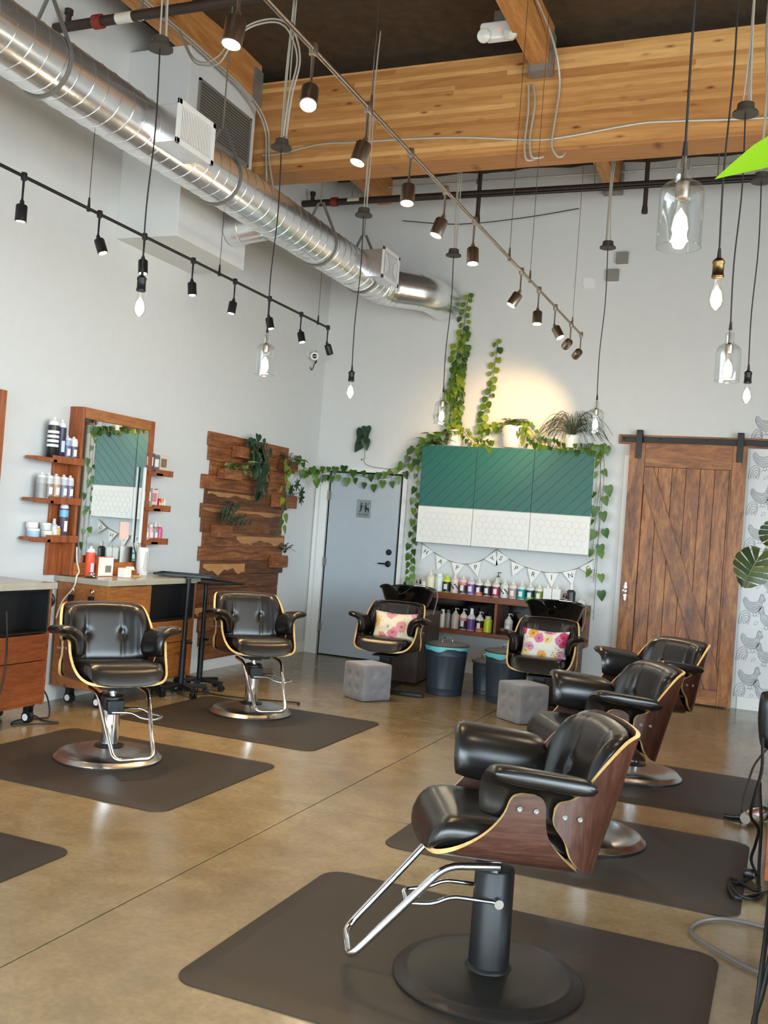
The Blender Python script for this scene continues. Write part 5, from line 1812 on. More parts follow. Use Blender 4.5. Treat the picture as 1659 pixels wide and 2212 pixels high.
# light bar in front of the mirror, flyer
lb = thing('light_bar', 'slim white vertical light bar on the right edge of the mirror', 'light bar')
mb = MB(); mb.box(-5.084, -5.060, 6.885, 6.91, 1.24, 1.885); mb.build('housing', M['white'], lb, 0.006)
mb = MB(); mb.tube(smooth_path([(-5.072, 6.90, 1.24), (-5.07, 6.945, 1.15), (-5.07, 6.96, 1.08), (-5.07, 6.965, 1.0)], 5), 0.005, 7); mb.build('cord', M['whitecable'], lb)
mb = MB(); mb.box(-5.103, -5.101, 6.66, 6.78, 1.27, 1.415)
o = mb.build('flyer', paint((236, 206, 198), 0.7)); tag(o, 'pink paper flyer taped low on the mirror glass', 'flyer')
mb = MB(); mb.tube(smooth_path([(-5.085, 6.13, 1.20), (-5.05, 6.10, 1.10), (-5.0, 6.075, 1.02), (-4.99, 6.04, 0.985), (-5.0, 6.028, 0.90), (-5.1, 6.03, 0.78), (-5.15, 6.035, 0.65)], 6), 0.0055, 7)
tag(mb.build('power_cord', M['whitecable']), 'white cord sloping over the left corner of the station top', 'cord')

# neighbouring mirror frame, only its edge enters the picture
nf = thing('mirror_unit', 'edge of another cedar mirror frame at the left picture border', 'mirror')
mb = MB(); mb.box(XL + 0.004, -5.10, 5.245, 5.30, 0.978, 2.285); mb.build('side_board', M['frame'], nf, 0.003)
mb = MB(); mb.box(XL + 0.004, -5.10, 4.36, 5.244, 2.20, 2.285); mb.build('top_board', M['frame'], nf, 0.003)
mb = MB(); mb.box(XL + 0.004, -5.10, 4.36, 4.40, 0.978, 2.199); mb.build('side_board', M['frame'], nf, 0.003)
mb = MB(); mb.box(XL + 0.03, XL + 0.045, 4.401, 5.244, 1.0, 2.199); mb.build('mirror_glass', M['mirror'], nf)


# ================================================================== BOTTLES
def bottle(x, y, z, r, h, body, lower, cap, capstyle, label, name='product_bottle', lab=None, group=None, cat='bottle', face=(0, -1), dz=0.0):
    """r radius, h height to shoulder; body/lower/cap colours; face = direction of the label"""
    t = thing(name, label, cat, (x, y, z), math.atan2(face[0], -face[1]) if face != (0, -1) else 0, group)
    if body is not None:
        mb = MB()
        if capstyle == 'square':
            mb.box(-r, r, -r * .8, r * .8, 0, h); mb.build('body', paint(body), t, r * 0.18, 2)
        elif capstyle == 'jar' or capstyle == 'can':
            mb.lathe([(r * .94, 0), (r, r * .08), (r, h), (r * .9, h + r * .1), (0, h + r * .1)], n=20); mb.build('body', paint(body), t)
        else:
            mb.lathe([(r * .92, 0), (r, r * .1), (r, h * .82), (r * .95, h * .9), (r * .7, h * .98), (r * .42, h * 1.04), (r * .36, h * 1.06), (0, h * 1.06)], n=20); mb.build('body', paint(body), t)
    if lower is not None:
        mb = MB(); mb.lathe([(r * 1.012, h * .05), (r * 1.012, h * .74)], n=20)
        m2 = mb.build('sleeve', paint(lower), t)
    if lab is not None:
        mb = MB(); a = [(r * 1.03 * math.sin(R(g_)), -r * 1.03 * math.cos(R(g_))) for g_ in (-24, -8, 8, 24)]
        vs = [(px, py, zz) for zz in (h * .22, h * .58) for px, py in a]
        mb.add(vs, [(i, i + 1, 5 + i, 4 + i) for i in range(3)])
        mb.build('label', paint(lab, 0.6), t)
    mb = MB()
    if capstyle == 'pump':
        mb.lathe([(r * .42, h * 1.04), (r * .42, h * 1.13), (r * .16, h * 1.15), (r * .14, h * 1.28), (r * .3, h * 1.29), (r * .3, h * 1.33), (0, h * 1.33)], n=14)
        mb.tube([(0, 0, h * 1.31), (r * .7, -r * .5, h * 1.32), (r * 1.0, -r * .7, h * 1.28)], r * .12, 7)
    elif capstyle == 'nozzle':
        mb.lathe([(r * .46, h * 1.02), (r * .44, h * 1.10), (r * .24, h * 1.16), (r * .12, h * 1.34), (r * .05, h * 1.40), (0, h * 1.40)], n=14)
    elif capstyle == 'spray':
        mb.lathe([(r * .5, h * 1.0), (r * .5, h * 1.12), (r * .42, h * 1.14), (r * .42, h * 1.38), (r * .3, h * 1.42), (0, h * 1.42)], n=14)
    elif capstyle == 'flip':
        mb.lathe([(r * .72, h * .98), (r * .72, h * 1.14), (r * .66, h * 1.17), (0, h * 1.17)], n=16)
    elif capstyle == 'can':
        mb.lathe([(r * .92, h * 1.0), (r * .92, h * 1.08), (r * .7, h * 1.16), (r * .3, h * 1.19), (r * .28, h * 1.26), (0, h * 1.26)], n=18)
    elif capstyle == 'jar':
        mb.lathe([(r * 1.03, h), (r * 1.03, h * 1.35), (r * .98, h * 1.4), (0, h * 1.4)], n=20)
    elif capstyle == 'square':
        mb.lathe([(r * .32, h), (r * .32, h * 1.10), (r * .14, h * 1.14), (r * .10, h * 1.24), (0, h * 1.26)], n=12)
    mb.build('cap', paint(cap), t)
    return t


CR, WH = (232, 228, 214), (238, 236, 230)
zs, ysh = 0.872, 10.27
G1 = 'bottles along the top of the wall shelf'
TOP = [(-3.645, .050, .17, (232, 224, 190), None, CR, 'pump', None, 'cream pump bottle, tallest at left on the wall shelf', 0.0),
       (-3.545, .046, .17, (226, 232, 228), None, WH, 'flip', None, 'pale square shouldered bottle second from left on the wall shelf', 0.0),
       (-3.455, .045, .155, (206, 226, 60), (26, 40, 30), (206, 226, 60), 'nozzle', WH, 'lime topped dark bottle on the wall shelf', 0.0),
       (-3.362, .044, .160, (228, 216, 206), (216, 196, 188), CR, 'nozzle', None, 'blush nozzle bottle with dark print on the wall shelf', 0.0),
       (-3.268, .045, .160, (226, 214, 200), (70, 56, 58), (228, 220, 208), 'nozzle', WH, 'nozzle bottle with charcoal sleeve under a coral band', 0.0),
       (-3.175, .045, .155, (214, 204, 214), (120, 84, 150), (224, 216, 220), 'nozzle', WH, 'purple sleeved nozzle bottle on the wall shelf', 0.0),
       (-3.085, .044, .150, (226, 222, 210), (30, 26, 30), CR, 'nozzle', WH, 'black sleeved nozzle bottle with orange flowers', 0.0),
       (-2.992, .044, .150, (226, 222, 206), (44, 42, 50), CR, 'nozzle', WH, 'charcoal sleeved nozzle bottle left of the berry red one', 0.0),
       (-2.895, .044, .150, (224, 218, 204), (150, 40, 76), CR, 'nozzle', WH, 'berry red sleeved nozzle bottle on the wall shelf', 0.0),
       (-2.800, .044, .150, (226, 226, 214), (206, 210, 206), CR, 'nozzle', WH, 'nozzle bottle with white sleeve and black marks', 0.0),
       (-2.708, .044, .150, (228, 222, 208), (178, 150, 150), CR, 'nozzle', WH, 'nozzle bottle with mixed floral sleeve on the wall shelf', 0.0),
       (-2.615, .045, .150, (210, 222, 214), (24, 150, 150), CR, 'nozzle', WH, 'turquoise sleeved nozzle bottle on the wall shelf', 0.0),
       (-2.520, .046, .146, (224, 222, 210), (24, 44, 76), CR, 'nozzle', WH, 'navy and green sleeved nozzle bottle on the wall shelf', 0.0),
       (-2.425, .045, .146, (224, 224, 210), (110, 136, 50), CR, 'nozzle', WH, 'green checked sleeved nozzle bottle on the wall shelf', 0.0)]
for x, r, h, bc, lc, cc, cs, lb_, lab, dy in TOP:
    t = bottle(x, ysh + dy, zs, r, h, bc, lc, cc, cs, lab, 'product_bottle', lb_, G1)
    if 'coral' in lab:
        mb = MB(); mb.lathe([(r * 1.016, h * .60), (r * 1.016, h * .80)], n=20); mb.build('band', paint((226, 132, 122)), t)
    if 'orange flowers' in lab:
        mb = MB(); mb.lathe([(r * 1.016, h * .06), (r * 1.016, h * .26)], n=20); mb.build('band', paint((206, 96, 60)), t)
    if 'navy' in lab:
        mb = MB(); mb.lathe([(r * 1.016, h * .04), (r * 1.016, h * .24)], n=20); mb.build('band', paint((96, 180, 70)), t)
    if 'black marks' in lab or 'dark print' in lab:
        mb = MB()
        for q in range(7):
            a = R(-60 + 20 * q); zz = h * (0.3 + 0.35 * ((q * 37) % 10) / 10)
            mb.lathe([(0.010, 0), (0.010, 0.0008)], n=7, mat=Matrix.Translation((r * 1.012 * math.sin(a), -r * 1.012 * math.cos(a), zz)) @ Matrix.Rotation(-a if False else a, 4, 'Z') @ Matrix.Rotation(PI / 2, 4, 'X'))
        mb.build('print', M['inkdark'], t)
for x, lab in ((-2.330, 'left of two plain white square dropper bottles'), (-2.235, 'right of two plain white square dropper bottles')):
    bottle(x, ysh, zs, .045, .15, WH, None, WH, 'square', lab, 'dropper_bottle', None, G1)
bottle(-2.085, ysh, zs, .048, .15, (52, 46, 48), None, WH, 'spray', 'dark grey bottle with white spray head at the right shelf end', 'spray_bottle', None, G1)
bottle(-2.905, 10.36, zs, .036, .20, (210, 206, 200), (80, 70, 84), (60, 56, 60), 'pump', 'tall patterned pump bottle standing behind the berry red bottle', 'product_bottle', None, G1)
bottle(-3.70, 10.20, zs, .030, .085, (226, 216, 190), None, CR, 'flip', 'small cream jar bottle at the left end of the wall shelf', 'product_bottle', None, G1)
# crumpled towel at the right end
mb = MB()
mb.pillow(lambda u, q: (-1.965 + 0.045 * u, 10.25 + 0.05 * q, zs + 0.012), lambda u, q: (0, 0, 1), 0.05, 0.01, 14, 14, 2, lambda u, q: 0.025 * math.sin(5 * u + 3 * q) * math.cos(4 * q), 0, 0)
tag(mb.build('folded_cloth', paint((226, 222, 224), 0.9)), 'crumpled white cloth at the right end of the wall shelf', 'cloth')
G2 = 'bottles in the open shelf bays'
zl = 0.484
LOW = [(-3.535, .026, .14, (34, 32, 34), None, (34, 32, 34), 'flip', 'small black tube at left in the lower shelf bay', None),
       (-3.475, .028, .17, (228, 220, 206), None, (228, 220, 206), 'flip', 'slim cream bottle in the lower shelf bay', None),
       (-3.412, .030, .17, (140, 136, 130), None, (90, 88, 88), 'flip', 'slim grey bottle in the lower shelf bay', None),
       (-3.328, .043, .17, (198, 184, 172), (206, 188, 178), (206, 196, 188), 'pump', 'beige pump bottle in the lower shelf bay', None),
       (-3.235, .043, .17, (226, 220, 210), (60, 48, 54), (206, 206, 208), 'pump', 'coral banded pump bottle in the lower shelf bay', WH),
       (-3.145, .044, .17, (222, 218, 222), (116, 76, 146), WH, 'spray', 'purple white capped bottle in the lower shelf bay', None),
       (-3.050, .044, .16, (224, 222, 208), (32, 26, 28), (206, 206, 208), 'pump', 'black floral pump bottle in the lower shelf bay', WH),
       (-2.728, .044, .17, (216, 218, 206), (196, 200, 196), (206, 206, 208), 'pump', 'white pump bottle with black marks alone in the right bay', WH),
       (-2.545, .044, .17, (216, 218, 206), (180, 186, 186), (206, 206, 208), 'pump', 'pump bottle peeking over the right shampoo chair back', WH)]
for x, r, h, bc, lc, cc, cs, lab, lb_ in LOW:
    t = bottle(x, 10.27, zl, r, h, bc, lc, cc, cs, lab, 'product_bottle', lb_, G2)
    if 'coral' in lab:
        mb = MB(); mb.lathe([(r * 1.016, h * .58), (r * 1.016, h * .76)], n=20); mb.build('band', paint((226, 120, 116)), t)
    if 'black floral' in lab:
        mb = MB(); mb.lathe([(r * 1.016, h * .06), (r * 1.016, h * .28)], n=20); mb.build('band', paint((206, 96, 60)), t)
t = bottle(-2.955, 10.27, zl, .046, .15, (206, 214, 40), None, (196, 198, 196), 'flip', 'bright yellow green canister in the lower shelf bay', 'product_canister', None, G2)

# bottles on the mirror shelves (labels face into the room, +x)
FX = (1, -0.25)
G3 = 'hair products on the mirror shelves'
SH = [(5.83, 1.863, .042, .24, (24, 22, 26), None, (236, 234, 230), 'can', 'tall black and white can on the top left mirror shelf', None),
      (5.915, 1.863, .036, .235, (50, 44, 76), None, (232, 232, 232), 'can', 'tall dark violet can on the top left mirror shelf', (206, 220, 236)),
      (5.985, 1.863, .034, .145, (150, 176, 206), (92, 98, 140), (232, 234, 236), 'can', 'blue bottle on the top left mirror shelf', WH),
      (6.058, 1.863, .034, .145, (226, 228, 230), (86, 88, 100), (236, 236, 234), 'can', 'white and grey bottle at right on the top left mirror shelf', WH),
      (5.745, 1.557, .036, .150, (176, 178, 178), (150, 152, 150), (230, 230, 228), 'can', 'silver can at far left on the middle left mirror shelf', None),
      (5.82, 1.557, .036, .150, (206, 206, 204), (140, 132, 126), (232, 232, 230), 'can', 'grey can second from left on the middle left mirror shelf', WH),
      (5.895, 1.557, .036, .150, (214, 206, 200), (196, 150, 110), (232, 226, 222), 'can', 'peach and white can on the middle left mirror shelf', WH),
      (5.98, 1.557, .034, .150, (196, 202, 212), (120, 130, 150), (236, 236, 236), 'can', 'slate blue can on the middle left mirror shelf', WH),
      (6.052, 1.557, .032, .150, (206, 204, 214), (112, 96, 130), (234, 230, 230), 'can', 'mauve can at right on the middle left mirror shelf', WH),
      (5.70, 1.269, .045, .045, (170, 196, 214), None, (226, 230, 230), 'jar', 'pale blue jar on the bottom left mirror shelf', None),
      (5.84, 1.269, .045, .035, (226, 226, 220), None, (236, 234, 230), 'jar', 'flat white jar on the bottom left mirror shelf', None),
      (5.915, 1.269, .027, .10, (206, 208, 210), None, (200, 206, 210), 'spray', 'small clear spray bottle on the bottom left mirror shelf', WH),
      (5.955, 1.269, .024, .075, (214, 170, 60), None, (236, 226, 206), 'flip', 'little amber oil bottle on the bottom left mirror shelf', None),
      (6.015, 1.269, .034, .22, (86, 72, 96), None, (226, 228, 232), 'can', 'tall violet can with blue collar on the bottom left shelf', WH)]
for y, z, r, h, bc, lc, cc, cs, lab, lb_ in SH:
    if cs == 'jar':
        bottle(-5.135, y, z, r, h, bc, lc, cc, cs, lab, 'product_jar', lb_, G3, 'jar', FX)
    else:
        t = bottle(-5.135, y, z, r, h, bc, lc, cc, cs, lab, 'product_can' if cs == 'can' else 'product_bottle', lb_, G3, 'bottle', FX)
        if 'blue collar' in lab:
            mb = MB(); mb.lathe([(r * 1.016, h * .72), (r * 1.016, h * .96)], n=20); mb.build('band', paint((110, 176, 226)), t)
        if 'black and white can' in lab:
            mb = MB()
            for q in range(4):
                z0 = h * (0.34 + 0.14 * q)
                mb.lathe([(r * 1.016, z0), (r * 1.02, z0 + h * .05), (r * 1.016, z0 + h * .085)], n=20)
            mb.build('print', paint((240, 240, 240)), t)
for y, z, r, h, lab, bc in ((5.765, 1.353, .042, .032, 'white jar stacked on the pale blue jar', WH), (5.845, 1.3205, .040, .04, 'white jar stacked on the flat white jar', (216, 220, 216))):
    bottle(-5.150, y if False else (5.70 if z > 1.34 else 5.84), 1.334 if z > 1.34 else 1.320, r, h, bc, None, (232, 232, 230), 'jar', lab, 'product_jar', None, G3, 'jar', FX)


def carton(x, y, z, sx, sy, sz, col, top, lab, rz=0.0, flap=None):
    t = thing('product_carton', lab, 'box', (x, y, z), R(rz), G3)
    mb = MB(); mb.box(-sx / 2, sx / 2, -sy / 2, sy / 2, 0, sz); mb.build('carton', paint(col, 0.5), t, 0.002)
    mb = MB(); mb.box(sx / 2, sx / 2 + 0.001, -sy * .32, sy * .32, sz * .3, sz * .8); mb.build('label', paint(top, 0.6), t)
    return t


carton(-5.135, 7.00, 1.863, .08, .105, .15, (56, 66, 88), WH, 'navy carton on the top right mirror shelf', -12)
carton(-5.135, 7.10, 1.863, .075, .07, .135, (90, 100, 116), CR, 'slate carton on the top right mirror shelf', -12)
carton(-5.135, 7.20, 1.863, .08, .10, .15, (206, 190, 172), (120, 100, 84), 'beige carton at right on the top right mirror shelf', -12)
carton(-5.135, 7.00, 1.557, .08, .11, .16, (120, 152, 150), WH, 'sage green carton on the middle right mirror shelf', -12)
carton(-5.135, 7.10, 1.557, .08, .08, .15, (232, 200, 196), (206, 130, 130), 'pink and white carton on the middle right mirror shelf', -12)
bottle(-5.135, 7.165, 1.557, .020, .135, (24, 22, 24), None, (24, 22, 24), 'flip', 'slim black tube on the middle right mirror shelf', 'product_tube', None, G3, 'tube', FX)
bottle(-5.125, 7.205, 1.557, .017, .075, (206, 40, 40), None, (226, 222, 216), 'nozzle', 'little red dropper on the middle right mirror shelf', 'dropper_bottle', WH, G3, 'bottle', FX)
bottle(-5.125, 7.243, 1.557, .017, .075, (220, 160, 40), None, (236, 224, 200), 'nozzle', 'little orange dropper on the middle right mirror shelf', 'dropper_bottle', WH, G3, 'bottle', FX)
bottle(-5.125, 7.281, 1.557, .017, .075, (226, 220, 216), None, (236, 226, 206), 'nozzle', 'little white dropper on the middle right mirror shelf', 'dropper_bottle', None, G3, 'bottle', FX)
for y, bc, cc, cs, lab in ((6.985, (60, 60, 66), (206, 208, 210), 'spray', 'charcoal spray bottle on the bottom right mirror shelf'), (7.055, (186, 188, 188), (216, 216, 214), 'spray', 'clear spray bottle on the bottom right mirror shelf'),
                           (7.12, (232, 170, 180), (236, 226, 226), 'flip', 'pale pink tube on the bottom right mirror shelf'), (7.185, (150, 146, 146), (220, 216, 212), 'spray', 'grey spray bottle on the bottom right mirror shelf'),
                           (7.25, (222, 84, 130), (236, 216, 176), 'nozzle', 'bright pink bottle on the bottom right mirror shelf')):
    bottle(-5.13, y, 1.269, .028, .115, bc, None, cc, cs, lab, 'product_bottle', WH if 'pink b' not in lab else None, G3, 'bottle', FX)

# things on the station top
zc_ = 0.9765
t = bottle(-4.985, 6.175, zc_, .035, .19, (232, 90, 60), None, (236, 234, 232), 'can', 'orange and pale blue spray can on the station top', 'spray_can', (190, 206, 226), 'items on the station top', 'spray can', FX)
fr_ = thing('orange_book', 'orange edged square booklet leaning on the station top', 'book', (-5.02, 6.40, zc_), R(-6), 'items on the station top')
mb = MB(); mb.box(-0.012, 0.012, -0.085, 0.085, 0, 0.155); mb.build('pages', paint((216, 100, 50)), fr_, 0.002)
mb = MB(); mb.box(0.0125, 0.014, -0.080, 0.080, 0.004, 0.150); mb.build('cover', M['paper'], fr_)
mb = MB(); mb.box(0.0141, 0.0145, -0.005, 0.060, 0.03, 0.085); mb.build('picture', M['jbox'], fr_)
mb = MB(); mb.box(-4.935, -4.865, 6.46, 6.545, zc_, zc_ + 0.075)
tag(mb.build('white_box', M['paper'], None, 0.003), 'small plain white box on the station top', 'box')
ch = thing('card_holder', 'wooden holder with white business cards on the station top', 'card holder', (-5.01, 6.74, zc_), R(-8))
mb = MB(); mb.box(-0.03, 0.035, -0.055, 0.055, 0, 0.018); mb.bar((0.0, -0.05, 0.03), (0.0, 0.05, 0.03), 0.02, 0.03); mb.build('block', M['frame'], ch, 0.003)
mb = MB(); mb.box(-0.004, 0.010, -0.045, 0.045, 0.02, 0.075, 0, Matrix.Rotation(R(-25), 4, 'Y')); mb.build('cards', M['paper'], ch)
mb = MB(); mb.box(-4.955, -4.885, 6.60, 6.72, zc_, zc_ + 0.010)
tag(mb.build('wooden_comb', paint((210, 176, 120)), None, 0.004), 'flat wooden comb lying on the station top', 'comb')
mb = MB(); mb.lathe([(0.048, 0), (0.05, 0.004), (0.05, 0.225), (0.044, 0.232), (0.042, 0.228), (0.042, 0.01), (0, 0.01)], (-5.02, 6.885, zc_), 26)
v_ = thing('leaf_print_canister', 'white canister with grey palm leaf print on the station top', 'canister')
cb_ = mb.build('canister', M['ceramic'], v_)
mb = MB()
for q in range(10):
    z = zc_ + 0.05 + 0.016 * q
    for s in (-1, 1):
        pts = []
        for i in range(4):
            a = R(10 + s * (2 + 9 * i * (1 - q / 16)))
            pts.append((-5.02 + 0.0506 * math.cos(a - R(25)), 6.885 + 0.0506 * math.sin(a - R(25)), z + 0.007 * i - 0.012))
        mb.ribbon(pts, 0.003, (0.9, -0.35, 0))
mb.build('leaf_print', M['ink'], v_)
st_ = thing('clip_dish', 'small chrome dish of hair clips at the station corner', 'dish', (-4.93, 6.14, zc_))
mb = MB(); mb.lathe([(0.03, 0), (0.052, 0.012), (0.05, 0.014), (0.028, 0.004), (0, 0.004)], n=20); mb.build('dish', M['chrome'], st_)
mb = MB()
for q in range(5):
    a = q * 1.3
    mb.bar((0.02 * math.cos(a), 0.02 * math.sin(a), 0.012), (-0.02 * math.sin(a), 0.02 * math.cos(a), 0.035), 0.012, 0.005)
mb.build('clips', M['chrome'], st_)

# ================================================================== PLANK WALL WITH POCKET PLANTERS
PL = [(8.03, 9.64), (8.05, 9.79), (8.10, 9.66), (7.967, 9.62), (8.044, 9.69), (7.991, 9.60), (8.022, 9.61), (8.066, 9.68), (8.013, 9.664), (8.07, 9.694), (8.02, 9.61), (7.994, 9.60), (7.955, 9.62), (8.10, 9.63), (8.13, 9.58), (8.16, 9.64)]
pw = thing('plank_wall', 'ragged edged panel of horizontal reclaimed wood planks on the wall', 'wood panel')
for i, (a, b) in enumerate(PL):
    z1 = 2.325 - 0.1385 * i
    mb = MB(); dx = [0.0, 0.004, 0.002, 0.006][i % 4]
    mb.box(XL + 0.003, XL + 0.028 + dx, a, b, z1 - 0.136, z1)
    mb.build('plank', M['plank'], pw, 0.003)
for y0, y1, z0, z1 in ((8.06, 8.95, 1.705, 1.752), (8.0, 9.55, 1.545, 1.590), (8.66, 9.66, 1.24, 1.33), (8.08, 8.86, 0.945, 1.05), (9.0, 9.6, 0.62, 0.655), (7.98, 8.2, 0.55, 0.63)):
    mb = MB()
    nn_ = 14
    top_ = [(y0 + (y1 - y0) * i / nn_, z1) for i in range(nn_ + 1)]
    bot_ = [(y1 - (y1 - y0) * i / nn_, z0 + (z1 - z0) * (0.28 + 0.26 * math.sin(i * 0.8 + y0 * 9) + 0.16 * math.sin(i * 1.9 + z0 * 20))) for i in range(nn_ + 1)]
    mb.prism(top_ + bot_, 0, 0.0015, 0, on_left(XL + 0.0345, 0, 0))
    mb.build('sapwood_streak', M['planklight'], pw)
XP = XL + 0.037


def planter(y0, y1, z0, z1, label, cat='planter'):
    t = thing('pocket_planter', label, cat, (0, 0, 0), 0, 'wooden pocket planters on the plank wall')
    mb = MB()
    mb.box(XP, XP + 0.012, y0, y1, z0, z1); mb.box(XP + 0.088, XP + 0.10, y0, y1, z0, z1)
    mb.box(XP + 0.012, XP + 0.088, y0, y0 + 0.012, z0, z1); mb.box(XP + 0.012, XP + 0.088, y1 - 0.012, y1, z0, z1); mb.box(XP + 0.012, XP + 0.088, y0 + 0.012, y1 - 0.012, z0, z0 + 0.012)
    mb.build('box', M['plank'], t, 0.002)
    mb = MB(); mb.box(XP + 0.013, XP + 0.087, y0 + 0.013, y1 - 0.013, z0 + 0.012, z1 - 0.02); mb.build('soil', M['soil'], t)
    return t


rl_ = random.Random(21)


def hug(mb):
    # keep foliage in front of the walls
    mb.v = [(max(x, XL + 0.006), min(y, YB - 0.006), z) for x, y, z in mb.v]


def vine_mesh(pts, nleaf, size, wall_n, mat, parent, spread=0.06, kind='heart', down=1.0, stem_r=0.0028, jitter=1.0, taper=0.0):
    """one stem with leaves on short stalks; leaves one mesh, stem one mesh"""
    path = smooth_path(pts, 8)
    sm = MB(); sm.tube(path, stem_r, 6)
    lm = MB()
    wn = Vector(wall_n)
    for i in range(nleaf):
        f = (i + 0.5) / nleaf * (len(path) - 1)
        k = min(int(f), len(path) - 2)
        p = path[k].lerp(path[k + 1], f - k)
        d = (path[k + 1] - path[k]).normalized()
        s = d.cross(wn)
        s = s.normalized() if s.length > 1e-4 else Vector((1, 0, 0))
        sg = 1 if i % 2 else -1
        off = s * sg * rl_.uniform(0.4, 1.0) * spread + wn * rl_.uniform(0.012, 0.04)
        q = p + off
        sm.tube([p, p.lerp(q, 0.5) + Vector((0, 0, 0.006)), q], stem_r * 0.6, 5, caps=False)
        tip = Vector((0, 0, -down)) + s * sg * rl_.uniform(0.1, 0.7) * jitter + wn * rl_.uniform(-0.1, 0.3)
        nn = wn + Vector((rl_.uniform(-.4, .4), rl_.uniform(-.4, .4), rl_.uniform(0.0, .7))) * jitter
        lm.leaf(q, tip, nn, size * rl_.uniform(0.75, 1.2) * (1 - taper * i / nleaf), 0, kind)
    hug(sm); hug(lm)
    st = sm.build('stem', M['stem'], parent)
    lv = lm.build('leaves', mat, parent, 0, 2, 80)
    return st, lv


def bush(center, n, rad, size, mat, parent, kind='heart', up_bias=0.4, flat=(1, 1, 1)):
    sm, lm = MB(), MB()
    c = Vector(center)
    for i in range(n):
        a = rl_.uniform(0, 2 * PI); e = rl_.uniform(-0.2, 1.0) + up_bias * 0.2
        d = Vector((math.cos(a) * flat[0], math.sin(a) * flat[1], e * flat[2])).normalized()
        q = c + d * rad * rl_.uniform(0.5, 1.0)
        sm.tube([c, c.lerp(q, 0.5) + Vector((0, 0, rad * 0.12)), q], 0.0018, 5, caps=False)
        lm.leaf(q - d * size * 0.3, d + Vector((0, 0, -0.5)), Vector((d.x * .5, d.y * .5 - 0.3, 1)), size * rl_.uniform(0.7, 1.15), 0, kind)
    hug(sm); hug(lm)
    sm.build('stem', M['stem'], parent)
    lm.build('leaves', mat, parent, 0, 2, 80)


# pocket planters
wn_l = (1, 0, 0)
p1 = planter(8.44, 8.66, 2.115, 2.225, 'upper pocket planter with long dark trailing leaves on the plank wall')
vine_mesh([(XP + 0.06, 8.62, 2.24), (XP + 0.12, 8.72, 2.22), (XP + 0.10, 8.82, 2.05), (XP + 0.09, 8.92, 1.80)], 30, 0.115, wn_l, M['darkleaf'], p1, 0.085)
vine_mesh([(XP + 0.06, 8.66, 2.235), (XP + 0.11, 8.80, 2.30), (XP + 0.10, 8.90, 2.12), (XP + 0.08, 8.94, 1.93)], 20, 0.11, wn_l, M['darkleaf'], p1, 0.09)
p2 = planter(8.20, 8.50, 1.885, 1.985, 'left pocket planter with variegated leaves on the plank wall')
bush((XP + 0.11, 8.40, 1.985), 30, 0.20, 0.095, M['varieg'], p2, 'heart', 0.3, (0.35, 1, 0.4))
p3 = planter(9.40, 9.68, 2.07, 2.17, 'right upper pocket planter feeding the vine along the corner')
bush((XP + 0.06, 9.55, 2.17), 22, 0.19, 0.085, M['pothos'], p3, 'heart', 0.4, (0.6, 1, 0.8))
vine_mesh([(XP + 0.06, 9.46, 2.17), (XP + 0.11, 9.38, 2.08), (XP + 0.09, 9.36, 1.85), (XP + 0.11, 9.37, 1.62), (XP + 0.11, 9.33, 1.40)], 16, 0.09, wn_l, M['pothoslime'], p3, 0.05)
vine_mesh([(XP + 0.06, 9.64, 2.18), (-5.05, 9.85, 2.11), (-5.08, 10.05, 2.06), (-5.06, 10.28, 2.11), (-4.98, 10.345, 2.14), (-4.75, 10.36, 2.13), (-4.5, 10.36, 2.08), (-4.28, 10.36, 2.10), (-4.12, 10.36, 2.20), (-3.98, 10.34, 2.36), (-3.92, 10.30, 2.44)], 44, 0.088, (0.15, -1, 0), M['pothos'], p3, 0.075)
vine_mesh([(-4.12, 10.37, 2.20), (-4.35, 10.37, 2.20), (-4.58, 10.38, 2.24), (-4.605, 10.39, 2.36), (-4.62, 10.39, 2.50), (-4.63, 10.38, 2.62)], 1, 0.02, (0, -1, 0), M['pothos'], p3, 0.02)
vine_mesh([(-4.62, 10.39, 2.48), (-4.63, 10.38, 2.68)], 6, 0.12, (0, -1, 0), M['darkleaf'], p3, 0.05)
p4 = planter(9.30, 9.72, 1.66, 1.80, 'wide pocket planter with an umbrella plant on the plank wall')
sm, lm = MB(), MB()
for q, (yy, zz, xx) in enumerate(((9.66, 1.93, .10), (9.74, 1.85, .12), (9.60, 1.86, .06), (9.78, 1.78, .10))):
    c = Vector((XP + xx, yy, zz))
    sm.tube([(XP + 0.05, 9.62, 1.79), (XP + xx * .7, (9.62 + yy) / 2, zz - 0.03), c], 0.003, 6)
    for j in range(7):
        a = 2 * PI * j / 7 + q
        lm.leaf(c, (0.35, math.cos(a), math.sin(a)), (1, 0, 0.3), 0.085, 0, 'lance')
sm.build('stem', M['stem'], p4); lm.build('leaves', M['darkleaf'], p4, 0, 2, 80)
p5 = planter(8.16, 8.40, 1.315, 1.43, 'left lower pocket planter with stiff dark leaves on the plank wall')
sm, lm = MB(), MB()
for q in range(6):
    a0 = Vector((XP + 0.05, 8.26 + 0.03 * q * .5, 1.42))
    tp = Vector((XP + 0.10 + 0.02 * (q % 3), 8.20 + 0.085 * q, 1.62 - 0.012 * (q - 2) ** 2 - (0.06 if q > 3 else 0)))
    sm.tube([a0, a0.lerp(tp, 0.5), tp], 0.003, 6)
    for j in range(8):
        f = 0.3 + 0.7 * j / 7
        p = a0.lerp(tp, f); s = 1 if j % 2 else -1
        lm.leaf(p, Vector((0.2, 0.7 * s, 0.75)), (1, 0, 0.2), 0.075, 0, 'lance')
sm.build('stem', M['stem'], p5); lm.build('leaves', M['darkleaf'], p5, 0, 2, 80)
p6 = planter(9.36, 9.60, 1.01, 1.14, 'right lower pocket planter with a small leafy sprig on the plank wall')
